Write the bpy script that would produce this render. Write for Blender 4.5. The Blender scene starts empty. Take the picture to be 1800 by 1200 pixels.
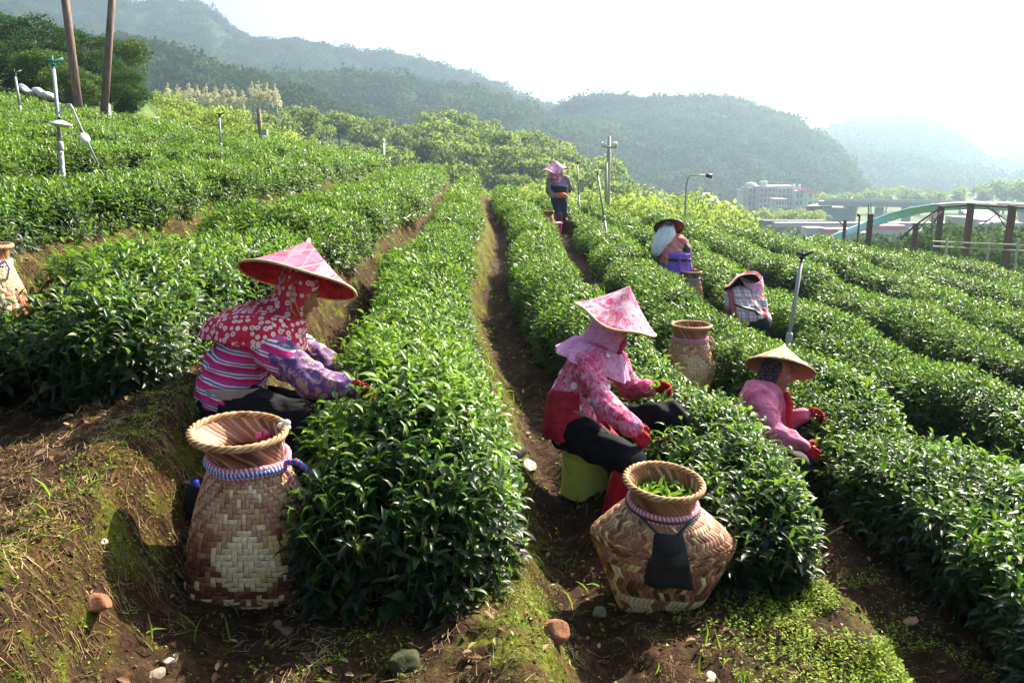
import bpy, bmesh, math, random
import numpy as np
from mathutils import Vector, Matrix
PI = math.pi
R = math.radians
rng = np.random.default_rng(7)
random.seed(7)
sc = bpy.context.scene
col = sc.collection

# ------------------------------------------------------------------ camera, sky, sun, exposure
F = 1400.0                      # focal length in pixels of the 1800 px wide photograph
PITCH = R(12.48)
cam_d = bpy.data.cameras.new("camera")
cam_d.sensor_width = 36.0
cam_d.lens = 36.0 * F / 1800.0
cam_d.clip_start = 0.05
cam_d.clip_end = 12000
cam = bpy.data.objects.new("camera", cam_d)
cam.location = (0, 0, 0)
cam.rotation_euler = (R(90) - PITCH, 0, 0)
col.objects.link(cam)
sc.camera = cam

SUN_AZ, SUN_EL = 42.0, 39.0     # degrees to the right of the view direction, height
wd = bpy.data.worlds.new("World"); sc.world = wd; wd.use_nodes = True
wn = wd.node_tree.nodes; wl = wd.node_tree.links
sky = wn.new("ShaderNodeTexSky"); sky.sky_type = 'NISHITA'; sky.sun_disc = False
sky.sun_elevation = R(SUN_EL); sky.sun_rotation = R(SUN_AZ)
sky.air_density = 1.0; sky.dust_density = 5.0; sky.ozone_density = 1.0; sky.altitude = 300
wl.new(sky.outputs[0], wn["Background"].inputs[0]); wn["Background"].inputs[1].default_value = 0.054
sd = bpy.data.lights.new("sun", 'SUN'); sd.energy = 5.0; sd.angle = R(0.6); sd.color = (1.0, 0.90, 0.72)
so = bpy.data.objects.new("sun", sd); col.objects.link(so)
sdir = Vector((math.sin(R(SUN_AZ)) * math.cos(R(SUN_EL)), math.cos(R(SUN_AZ)) * math.cos(R(SUN_EL)), math.sin(R(SUN_EL))))
so.rotation_euler = sdir.to_track_quat('Z', 'Y').to_euler()
sc.view_settings.view_transform = 'Standard'
sc.view_settings.look = 'None'
sc.view_settings.gamma = 1.0
sc.view_settings.use_curve_mapping = False
sc.view_settings.exposure = 2.15
sc.render.engine = 'CYCLES'
cy = sc.cycles
cy.use_denoising = True
cy.max_bounces = 5; cy.diffuse_bounces = 2; cy.glossy_bounces = 2; cy.transmission_bounces = 3
cy.volume_bounces = 0; cy.transparent_max_bounces = 6
cy.sample_clamp_indirect = 6.0
cy.caustics_reflective = False; cy.caustics_refractive = False

# ------------------------------------------------------------------ helpers
CP, SP = math.cos(PITCH), math.sin(PITCH)
def P(px, py, zc):
    """a point seen at photo pixel (px,py), zc metres along the view axis"""
    u = (px - 900) / F * zc; w = (600 - py) / F * zc
    return Vector((u, zc * CP + w * SP, -zc * SP + w * CP))
def vhash(ix, iy, seed):
    h = (ix.astype(np.int64) * 374761393 + iy.astype(np.int64) * 668265263 + seed * 974711) & 0x7fffffff
    h = ((h ^ (h >> 13)) * 1274126177) & 0x7fffffff
    return ((h ^ (h >> 16)) & 0xffff) / 65535.0
def vn(x, y, seed=0):
    x = np.asarray(x, float); y = np.asarray(y, float)
    ix = np.floor(x); iy = np.floor(y); fx = x - ix; fy = y - iy
    fx = fx * fx * (3 - 2 * fx); fy = fy * fy * (3 - 2 * fy)
    a = vhash(ix, iy, seed); b = vhash(ix + 1, iy, seed); c = vhash(ix, iy + 1, seed); d = vhash(ix + 1, iy + 1, seed)
    return (a + (b - a) * fx + (c - a) * fy + (a - b - c + d) * fx * fy) * 2 - 1
def sstep(a, b, x):
    t = np.clip((x - a) / (b - a), 0, 1); return t * t * (3 - 2 * t)
def nrm(v):
    return v / np.maximum(np.linalg.norm(v, axis=-1, keepdims=True), 1e-9)

def tag(o, label=None, cat=None, group=None, kind=None):
    if label: o['label'] = label
    if cat: o['category'] = cat
    if group: o['group'] = group
    if kind: o['kind'] = kind
    return o
def empty(name, loc=(0, 0, 0), label=None, cat=None, group=None, rz=0):
    o = bpy.data.objects.new(name, None); o.empty_display_size = 0.1
    o.location = loc; o.rotation_euler = (0, 0, rz); col.objects.link(o)
    return tag(o, label, cat, group)
def link(name, me, mat=None, parent=None, smooth=True):
    """mesh in world coordinates; when parented keep world place"""
    o = bpy.data.objects.new(name, me); col.objects.link(o)
    if mat is not None:
        for m in (mat if isinstance(mat, (list, tuple)) else [mat]): me.materials.append(m)
    if parent is not None:
        o.parent = parent
        if parent.type == 'EMPTY':
            o.matrix_parent_inverse = (Matrix.Translation(parent.location) @ parent.rotation_euler.to_matrix().to_4x4()).inverted()
    if smooth and len(me.polygons): me.polygons.foreach_set('use_smooth', np.ones(len(me.polygons), bool))
    return o
def npmesh(name, V, groups, tint=None, mats=None):
    """V (n,3); groups: list of (k, m) int arrays of faces; tint (n,3) -> point colour"""
    me = bpy.data.meshes.new(name)
    V = np.asarray(V, np.float32)
    me.vertices.add(len(V)); me.vertices.foreach_set('co', V.ravel())
    loops = np.concatenate([g.ravel() for g in groups]).astype(np.int32)
    tot = np.concatenate([np.full(len(g), g.shape[1], np.int32) for g in groups])
    start = np.concatenate([[0], np.cumsum(tot)[:-1]]).astype(np.int32)
    me.loops.add(len(loops)); me.loops.foreach_set('vertex_index', loops)
    me.polygons.add(len(tot)); me.polygons.foreach_set('loop_start', start); me.polygons.foreach_set('loop_total', tot)
    if mats is not None: me.polygons.foreach_set('material_index', np.asarray(mats, np.int32))
    if tint is not None:
        at = me.color_attributes.new('tint', 'FLOAT_COLOR', 'POINT')
        c = np.ones((len(V), 4), np.float32); t = np.asarray(tint, np.float32)
        if t.ndim == 1: t = np.repeat(t[:, None], 3, 1)
        c[:, :3] = t; at.data.foreach_set('color', c.ravel())
    me.update(calc_edges=True)
    return me

class MB:
    """collects simple solids into one mesh"""
    def __init__(s): s.v = []; s.f = []; s.n = 0
    def add(s, V, Fc):
        V = [tuple(v) for v in V]
        s.v += V; s.f += [tuple(i + s.n for i in f) for f in Fc]; s.n += len(V); return s
    def box(s, c, size, rz=0, M=None):
        x, y, z = [k / 2 for k in size]; c = Vector(c)
        rm = M if M is not None else Matrix.Rotation(rz, 3, 'Z')
        V = [c + rm @ Vector((a * x, b * y, d * z)) for a in (-1, 1) for b in (-1, 1) for d in (-1, 1)]
        return s.add(V, [(0, 1, 3, 2), (4, 6, 7, 5), (0, 4, 5, 1), (2, 3, 7, 6), (0, 2, 6, 4), (1, 5, 7, 3)])
    def tube(s, pts, rad, n=8, cap=True):
        pts = [Vector(p) for p in pts]; m = len(pts)
        if not isinstance(rad, (list, tuple)): rad = [rad] * m
        V = []; ref = None
        for i, p in enumerate(pts):
            d = (pts[min(i + 1, m - 1)] - pts[max(i - 1, 0)]).normalized()
            if ref is None: ref = Vector((0, 0, 1)) if abs(d.z) < 0.9 else Vector((1, 0, 0))
            a = (ref - d * ref.dot(d)).normalized(); b = d.cross(a); ref = a
            for k in range(n):
                t = 2 * PI * k / n; V.append(p + (a * math.cos(t) + b * math.sin(t)) * rad[i])
        Fc = [(i * n + k, i * n + (k + 1) % n, (i + 1) * n + (k + 1) % n, (i + 1) * n + k) for i in range(m - 1) for k in range(n)]
        if cap: Fc += [tuple(range(n))[::-1], tuple(range((m - 1) * n, m * n))]
        return s.add(V, Fc)
    def lathe(s, prof, c=(0, 0, 0), M=None, n=32, close=False):
        c = Vector(c); M = M or Matrix.Identity(3); V = []
        for r, z in prof:
            for k in range(n):
                t = 2 * PI * k / n; V.append(c + M @ Vector((r * math.cos(t), r * math.sin(t), z)))
        m = len(prof)
        Fc = [(i * n + k, i * n + (k + 1) % n, (i + 1) * n + (k + 1) % n, (i + 1) * n + k) for i in range(m - 1) for k in range(n)]
        if close: Fc += [tuple(range(n))[::-1], tuple(range((m - 1) * n, m * n))]
        return s.add(V, Fc)
    def ball(s, c, r, n=10, M=None):
        if not isinstance(r, (list, tuple)): r = (r, r, r)
        prof = [(math.sin(PI * i / n), -math.cos(PI * i / n)) for i in range(n + 1)]
        D = Matrix.Diagonal(Vector(r)); M = (M or Matrix.Identity(3)) @ D
        return s.lathe([(max(a, 1e-4), b) for a, b in prof], c, M, n=max(8, n * 2 - 4))
    def mesh(s, name):
        me = bpy.data.meshes.new(name); me.from_pydata(s.v, [], s.f); me.update(); return me
    def build(s, name, mat, parent=None, smooth=True):
        return link(name, s.mesh(name), mat, parent, smooth)

# ------------------------------------------------------------------ materials
class NT:
    def __init__(s, name):
        s.m = bpy.data.materials.new(name); s.m.use_nodes = True
        s.n = s.m.node_tree.nodes; s.l = s.m.node_tree.links
        s.p = s.n["Principled BSDF"]; s.out = s.n["Material Output"]
    def new(s, t, **kw):
        o = s.n.new(t)
        for k, v in kw.items(): setattr(o, k, v)
        return o
    def noise(s, scale, detail=4, vec=None, rough=.6, dist=0.0):
        o = s.new("ShaderNodeTexNoise"); o.inputs["Scale"].default_value = scale; o.inputs["Detail"].default_value = detail
        o.inputs["Roughness"].default_value = rough; o.inputs["Distortion"].default_value = dist
        s.l.new(vec if vec is not None else s.coord(), o.inputs["Vector"]); return o.outputs["Fac"]
    def coord(s):
        if not hasattr(s, '_c'): s._c = s.new("ShaderNodeTexCoord")
        return s._c.outputs["Object"]
    def ramp(s, fac, stops, interp='LINEAR'):
        o = s.new("ShaderNodeValToRGB"); o.color_ramp.interpolation = interp; e = o.color_ramp.elements
        while len(e) < len(stops): e.new(0.5)
        for i, (p, c) in enumerate(stops):
            e[i].position = p; e[i].color = (*c, 1) if len(c) == 3 else c
        s.l.new(fac, o.inputs[0]); return o.outputs[0]
    def mix(s, fac, a, b, mode='MIX'):
        o = s.new("ShaderNodeMix", data_type='RGBA', blend_type=mode)
        for k, v in ((0, fac), (6, a), (7, b)):
            if isinstance(v, (int, float)): o.inputs[k].default_value = v
            elif isinstance(v, (tuple, list)): o.inputs[k].default_value = (*v, 1)
            else: s.l.new(v, o.inputs[k])
        return o.outputs[2]
    def math(s, op, a, b=None, c=None):
        o = s.new("ShaderNodeMath", operation=op)
        for k, v in enumerate((a, b, c)):
            if v is None: continue
            if isinstance(v, (int, float)): o.inputs[k].default_value = v
            else: s.l.new(v, o.inputs[k])
        return o.outputs[0]
    def attr(s, name='tint'):
        o = s.new("ShaderNodeAttribute"); o.attribute_name = name; return o
    def bump(s, h, strength=.5, dist=.01):
        o = s.new("ShaderNodeBump"); o.inputs["Strength"].default_value = strength; o.inputs["Distance"].default_value = dist
        s.l.new(h, o.inputs["Height"]); s.l.new(o.outputs[0], s.p.inputs["Normal"]); return o
    def col(s, c):
        if isinstance(c, (tuple, list)): s.p.inputs["Base Color"].default_value = (*c, 1)
        else: s.l.new(c, s.p.inputs["Base Color"])
    def rough(s, r, spec=None):
        s.p.inputs["Roughness"].default_value = r
        if spec is not None: s.p.inputs["Specular IOR Level"].default_value = spec

def plain(name, c, rough=.7, var=.25, scale=20, bump=.3, bd=.004, spec=.4):
    t = NT(name); f = t.noise(scale, 5)
    t.col(t.ramp(f, [(.25, tuple(k * (1 - var) for k in c)), (.75, tuple(min(1, k * (1 + var)) for k in c))]))
    t.rough(rough, spec)
    if bump: t.bump(t.noise(scale * 2.5, 5), bump, bd)
    return t.m

def leaf_mat(name, stops, trans=.35, rough=.36, tcol=(.30, .55, .05), spec=.5, bump=0):
    t = NT(name); a = t.attr(); sep = t.new("ShaderNodeSeparateColor"); t.l.new(a.outputs["Color"], sep.inputs[0])
    c = t.ramp(sep.outputs[0], stops)
    # second channel: brownish / yellowish individual leaves
    c = t.mix(sep.outputs[1], c, (.20, .17, .03))
    t.col(c); t.rough(rough, spec)
    tr = t.new("ShaderNodeBsdfTranslucent")
    tc = t.mix(.55, c, tcol, 'MIX'); tcm = t.mix(1.0, tc, (1.0, 1.0, .9), 'MULTIPLY')
    t.l.new(tcm, tr.inputs[0])
    mx = t.new("ShaderNodeMixShader"); mx.inputs[0].default_value = trans
    t.l.new(t.p.outputs[0], mx.inputs[1]); t.l.new(tr.outputs[0], mx.inputs[2]); t.l.new(mx.outputs[0], t.out.inputs[0])
    return t.m

# ------------------------------------------------------------------ leaves as real geometry
def leaf_mesh(name, pos, axis, nor, L, W, tint, lod, droop=.18, extra=None):
    """pos, axis, nor (n,3); L, W (n,); tint (n,3)"""
    n = len(pos); axis = nrm(axis)
    side = nrm(np.cross(axis, nor)); nor = np.cross(side, axis)
    L_ = L[:, None]; W_ = W[:, None]
    if lod == 0:
        st = [(0, 0, 0), (.32, -.42, .10), (.32, 0, 0), (.32, .42, .10), (.70, -.34, .06), (.70, 0, -.03), (.70, .34, .06), (1, 0, -.16)]
        V = np.stack([pos + axis * L_ * a + side * W_ * b + nor * (L_ * c * 1.0 - L_ * droop * a * a) for a, b, c in st], 1)
        b = (np.arange(n) * 8)[:, None]
        tri = np.concatenate([b + np.array([[0, 2, 1]]), b + np.array([[0, 3, 2]]), b + np.array([[4, 5, 7]]), b + np.array([[5, 6, 7]])])
        quad = np.concatenate([b + np.array([[1, 2, 5, 4]]), b + np.array([[2, 3, 6, 5]])])
        k = 8; G = [tri, quad]
    else:
        st = [(0, 0, 0), (.45, -.45, .06), (1, 0, -.12), (.45, .45, .06)]
        V = np.stack([pos + axis * L_ * a + side * W_ * b + nor * (L_ * c) for a, b, c in st], 1)
        b = (np.arange(n) * 4)[:, None]
        G = [np.concatenate([b + np.array([[0, 2, 1]]), b + np.array([[0, 3, 2]])])]; k = 4
    T = np.repeat(tint, k, 0)
    return V.reshape(-1, 3), G, T
def merge(parts):
    Vs, Gs, Ts = [], {}, []; o = 0
    for V, G, T in parts:
        for g in G: Gs.setdefault(g.shape[1], []).append(g + o)
        Vs.append(V); Ts.append(T); o += len(V)
    return np.concatenate(Vs), [np.concatenate(v) for v in Gs.values()], np.concatenate(Ts)
def stick_mesh(p0, p1, r, sides=3):
    """thin straight stems"""
    n = len(p0); d = nrm(p1 - p0); ref = np.where(np.abs(d[:, 2:3]) < .9, np.array([[0, 0, 1.]]), np.array([[1., 0, 0]]))
    a = nrm(np.cross(d, ref)); b = np.cross(d, a); V = []
    for p, k in ((p0, 1.0), (p1, .55)):
        for s in range(sides):
            t = 2 * PI * s / sides; V.append(p + (a * math.cos(t) + b * math.sin(t)) * (r * k)[:, None])
    V = np.stack(V, 1).reshape(-1, 3); base = (np.arange(n) * 2 * sides)[:, None]
    q = np.concatenate([base + np.array([[s, (s + 1) % sides, sides + (s + 1) % sides, sides + s]]) for s in range(sides)])
    return V, [q]
def rand_dir(n, g=rng):
    return nrm(g.normal(size=(n, 3)))

# ------------------------------------------------------------------ the tea field as terrain
PATHS = [-20.25, -18.5, -16.75, -15.0, -13.25, -11.5, -9.75, -8.0, -6.25, -4.5, -2.75, -.80, .46, 1.80, 3.28, 5.05, 6.95, 8.95, 11.0, 13.2, 15.5, 17.8]
PATHS_A = np.array(PATHS)
def row_a(x, y):
    """coordinate across the rows (rows bend a little along the hill)"""
    return x + .045 * y + .22 * np.exp(-((y - 8.5) / 4.0) ** 2) + .07 * vn(y * .35, x * 0 + 3, 5) * sstep(3, 8, y)
def a_to_x(a, y):
    return a - .045 * y - .22 * np.exp(-((y - 8.5) / 4.0) ** 2) - .07 * vn(y * .35, np.asarray(y) * 0 + 3, 5) * sstep(3, 8, y)
def base(a, y):
    s = np.where(a > 3, .6 + .11 * (a - 3), np.where(a > 0, .2 * a, np.where(a > -3, .25 * a, -.75 + .155 * (a + 3))))
    return -1.57 - s + .02 * (y - 3)
def field_end(a):
    return np.where(a < 2, 30.0, 30 - (a - 2) * .78)
BANK0, BANK1 = .76, .94
def field(x, y, noise=True):
    a = row_a(x, y)
    if noise: a = a + .07 * vn(x * 1.7, y * 1.7, 1) + .03 * vn(x * 6, y * 6, 2)
    k = np.clip(np.searchsorted(PATHS_A, a) - 1, 0, len(PATHS) - 2)
    t = (a - PATHS_A[k]) / (PATHS_A[k + 1] - PATHS_A[k])
    c0 = .5 * (PATHS_A[k] + PATHS_A[k + 1]); k2 = np.minimum(k + 1, len(PATHS) - 2); c1 = .5 * (PATHS_A[k2] + PATHS_A[k2 + 1])
    w = sstep(BANK0, BANK1, t)
    z = base(c0, y) * (1 - w) + base(c1, y) * w
    z = np.where((a < PATHS[0]) | (a > PATHS[-1]), base(a, y), z)
    path = np.maximum(1 - sstep(.0, .16, t), sstep(.93, .99, t))
    z = z - (.05 + .09 * (a > 3.0)) * path + .05 * np.exp(-((t - .74) / .09) ** 2)
    moss = np.where(t < .82, np.exp(-((t - .82) / .22) ** 2), np.exp(-((t - .82) / .13) ** 2))
    moss = np.maximum(moss, np.where(a < -.8, .60, .45) * (1 - sstep(2.8, 3.5, y)) * (1 - .7 * path))
    moss = moss * np.where(a < -.8, .82, 1.22)
    moss = np.maximum(moss, 1.0 * np.exp(-((a - 1.55) / .35) ** 2) * (1 - sstep(3.1, 3.9, y)))
    if noise:
        z = z + .055 * vn(x * 2.3, y * 2.3, 3) * (1 - .6 * path) + .032 * vn(x * 6.5, y * 6.5, 4) * (1 - .4 * path) + .018 * np.abs(vn(x * 13, y * 13, 6)) + .012 * vn(x * 24, y * 24, 8) + .008 * np.abs(vn(x * 40, y * 40, 12))
    return z, moss, path
def ground(x, y, noise=True):
    x = np.asarray(x, float); y = np.asarray(y, float)
    z, moss, path = field(x, y, noise)
    a = x + .045 * y; ye = field_end(a)
    yy = np.maximum(y, 1.0); q = -x / yy
    lf = sstep(.24, .47, q)
    tgt_r = np.full_like(z, -20.0)
    tgt_l = 1.5 + .06 * np.minimum(y, 110) + .10 * np.clip(-x - 18, 0, 60)
    tgt = tgt_r * (1 - lf) + tgt_l * lf
    w = sstep(0, 1, (y - ye) / (75.0 - 30 * lf))
    drop = w
    z = z * (1 - drop) + tgt * drop
    # sideways beyond the field
    wr = sstep(17.0, 70.0, a); z = z * (1 - wr) + (-20.0) * wr
    wl_ = sstep(-21, -60, a) * (1 - drop); z = z + 3.0 * wl_
    out = np.maximum(sstep(0, 3, y - ye), np.maximum(sstep(17.8, 19, a), sstep(-20.3, -22, a)))
    z = z + out * (.5 * vn(x * .12, y * .12, 9) + .15 * vn(x * .5, y * .5, 10)) * sstep(0, 10, y - ye)
    return z, moss * (1 - out), path * (1 - out), out
def gz(x, y, noise=True):
    return float(ground(np.array([x]), np.array([y]), noise)[0][0])
def on_ground(px, py):
    """where the view ray of a photo pixel meets the ground"""
    z0 = 1.0
    for i in range(4000):
        p = P(px, py, z0)
        if p.z < gz(p.x, p.y): return p
        z0 *= 1.004
    return p

# ------------------------------------------------------------------ ground sheet
def axis_lines(segs):
    out = [segs[0][0]]
    for a, b, d in segs:
        n = max(1, int(round((b - a) / d))); out += list(np.linspace(a, b, n + 1)[1:])
    return np.array(out)
geo = [25 * 1.13 ** i for i in range(1, 46)]
xs = axis_lines([(-25, -9, .17), (-9, -3.2, .07), (-3.2, -2.6, .033), (-2.6, 2.4, .021), (2.4, 3.6, .033), (3.6, 9, .07), (9, 22, .17)])
xs = np.concatenate([-np.array(geo)[::-1], xs, np.array([22 * 1.13 ** i for i in range(1, 46)])])
ys = axis_lines([(-5, 1.2, .3), (1.2, 1.7, .038), (1.7, 4.4, .022), (4.4, 6.5, .038), (6.5, 11, .075), (11, 34, .22)])
ys = np.concatenate([-np.array([5 * 1.5 ** i for i in range(1, 14)])[::-1], ys, np.array([34 * 1.1 ** i for i in range(1, 53)])])
X, Y = np.meshgrid(xs, ys); Z, MO, PA, OU = ground(X.ravel(), Y.ravel())
nx, ny = len(xs), len(ys); idx = np.arange(nx * ny).reshape(ny, nx)
Q = np.stack([idx[:-1, :-1], idx[:-1, 1:], idx[1:, 1:], idx[1:, :-1]], -1).reshape(-1, 4)
t = NT("soil_and_moss"); sep = t.new("ShaderNodeSeparateColor"); t.l.new(t.attr().outputs["Color"], sep.inputs[0])
n1 = t.noise(3.0, 6, dist=.3); n2 = t.noise(14, 7, rough=.7); n3 = t.noise(70, 6, rough=.75); n4 = t.noise(5.0, 5, dist=.5)
soil = t.ramp(n2, [(.25, (.010, .005, .003)), (.5, (.040, .021, .010)), (.72, (.11, .060, .030))])
grit = t.ramp(n3, [(.35, (.45, .45, .45)), (.5, (1, 1, 1)), (.72, (1.9, 1.75, 1.5))])
soil = t.mix(1.0, soil, grit, 'MULTIPLY')
rust = t.ramp(n3, [(.3, (.022, .012, .005)), (.55, (.085, .045, .016)), (.8, (.21, .13, .045))])
mossc = t.ramp(t.noise(45, 6, rough=.7), [(.25, (.012, .018, .002)), (.45, (.06, .08, .006)), (.60, (.15, .15, .012)), (.80, (.34, .29, .035))])
mr = t.mix(t.ramp(n1, [(.46, (0, 0, 0)), (.60, (1, 1, 1))]), mossc, rust)
mask = t.math('MULTIPLY_ADD', sep.outputs[0], .95, t.math('MULTIPLY_ADD', n4, 2.0, -1.55))
mask = t.ramp(mask, [(.12, (0, 0, 0)), (.38, (1, 1, 1))])
pm = t.math('SUBTRACT', 1.0, t.math('MULTIPLY', sep.outputs[1], .8))
mask = t.math('MULTIPLY', mask, pm)
c = t.mix(mask, soil, mr)
meadow = t.ramp(t.noise(.35, 6), [(.3, (.03, .055, .012)), (.7, (.10, .15, .03))])
t.col(t.mix(sep.outputs[2], c, meadow)); t.rough(.95, .15)
hb = t.math('ADD', t.math('MULTIPLY', n3, .5), t.math('ADD', n2, t.math('MULTIPLY', t.noise(160, 3), .25)))
t.bump(hb, .9, .03)
SOIL = t.m
me = npmesh("ground", np.stack([X.ravel(), Y.ravel(), Z], 1), [Q], np.stack([MO, PA, OU], 1))
tag(link("ground", me, SOIL), kind='structure')

# ------------------------------------------------------------------ tea hedges
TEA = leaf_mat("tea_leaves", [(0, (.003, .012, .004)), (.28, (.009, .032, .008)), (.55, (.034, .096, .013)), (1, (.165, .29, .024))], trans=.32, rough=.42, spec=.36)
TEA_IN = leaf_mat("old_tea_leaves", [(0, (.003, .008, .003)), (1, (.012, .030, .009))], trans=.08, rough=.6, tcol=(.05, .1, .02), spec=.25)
STEM = plain("tea_stem", (.13, .075, .04), .7, .4, 60)
GSTEM = plain("young_stem", (.13, .19, .035), .6, .3, 60, bump=0)
# places where people and baskets stand: no twigs or leaves inside
CLEAR = []
def row_c(k, s):
    """centre and half width along the hedge (two hedges bend round the pickers)"""
    c, hw = row_info(k)
    if k in (12, 13):
        a0, a1 = PATHS[k], PATHS[k + 1]; w = a1 - a0; f = sstep(5.8, 6.8, s) * (1 - sstep(13.5, 15, s) * (k == 13))
        return c + (a0 + w * .46 - c) * f, hw + (w * .31 - hw) * f
    if k == 10: f = sstep(5.0, 7, s); return c + .20 * f, hw + .13 * f
    if k == 9: f = sstep(5.0, 8, s); return c + .10 * f, hw + .08 * f
    return c + 0 * s, hw + 0 * s
def row_info(k):
    """centre and half width of the hedge on bench k, across the rows"""
    a0, a1 = PATHS[k], PATHS[k + 1]; w = a1 - a0
    if k == 10: return a0 + w * .40, w * .30
    if k == 11: return a0 + w * .40, w * .29
    if k == 12: return a0 + w * .55, w * .25
    if k == 13: return a0 + w * .54, w * .275
    return a0 + w * .45, w * (.27 if k < 12 else .215)
def hedge_points(k, y0, y1, n, g, y_start):
    s = g.uniform(y0, y1, n); c, hw0 = row_c(k, s)
    th = g.uniform(-1, 1, n); th = np.sign(th) * np.abs(th) ** .9 * R(100)
    lump = 1 + .26 * vn(s * 1.25 + k * 31, th * .9, 20 + k) + .13 * vn(s * 3.3, th * 2 + k, 40 + k)
    wid = hw0 * (1 + .16 * vn(s * .9, s * 0 + k, 60)); H = ((.45 if k in (12, 13) else .50 if k < 12 else .42) + .07 * vn(s * .8, s * 0 + k, 61)) * (1 + .10 * vn(s * 2.3, s * 0 + k, 62))
    endf = np.sqrt(np.clip(1 - np.clip((y_start + .42 - s) / .42, 0, 1) ** 2, .0, 1))
    rad = g.uniform(0, 1, n); rad = 1 - .30 * rad ** 2.2
    ox = np.sign(np.sin(th)) * np.abs(np.sin(th)) ** .8; oz = np.where(np.cos(th) > 0, np.abs(np.cos(th)) ** .62, -.25 * np.abs(np.cos(th)))
    da = ox * wid * lump * rad * (.45 + .55 * endf); hz = (.10 + oz * (H - .06)) * (lump * .6 + .4) * (.25 + .75 * endf) * (.72 + .28 * rad)
    a = c + da; x = a_to_x(a, s)
    z = base(np.full(n, .5 * (PATHS[k] + PATHS[k + 1])), s) + np.maximum(hz, -.02)
    out = np.stack([ox, -(1 - endf) * 1.2 * (s < y_start + .5), np.maximum(oz, -.1)], 1)
    return np.stack([x, s, z], 1), nrm(out + 1e-6), rad, hz / .6
def clear_mask(p, grow=0.0):
    ok = np.ones(len(p), bool)
    for (x, y, z, r) in CLEAR:
        ok &= ((p[:, 0] - x) ** 2 + (p[:, 1] - y) ** 2 + (p[:, 2] - z) ** 2) > (r + grow) ** 2
    return ok
def in_view(p, margin=1.8):
    zc = p[:, 1] * CP - p[:, 2] * SP; w = p[:, 2] * CP + p[:, 1] * SP
    return (np.abs(p[:, 0]) < .66 * zc + margin) & (w > -.45 * zc - margin) & (zc > .3)
LODS = [(0, 6.0, 350, 7, .072, 0), (6.0, 12, 360, 5, .070, 1), (12, 20, 150, 5, .088, 1), (20, 31, 62, 5, .125, 1)]
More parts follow.
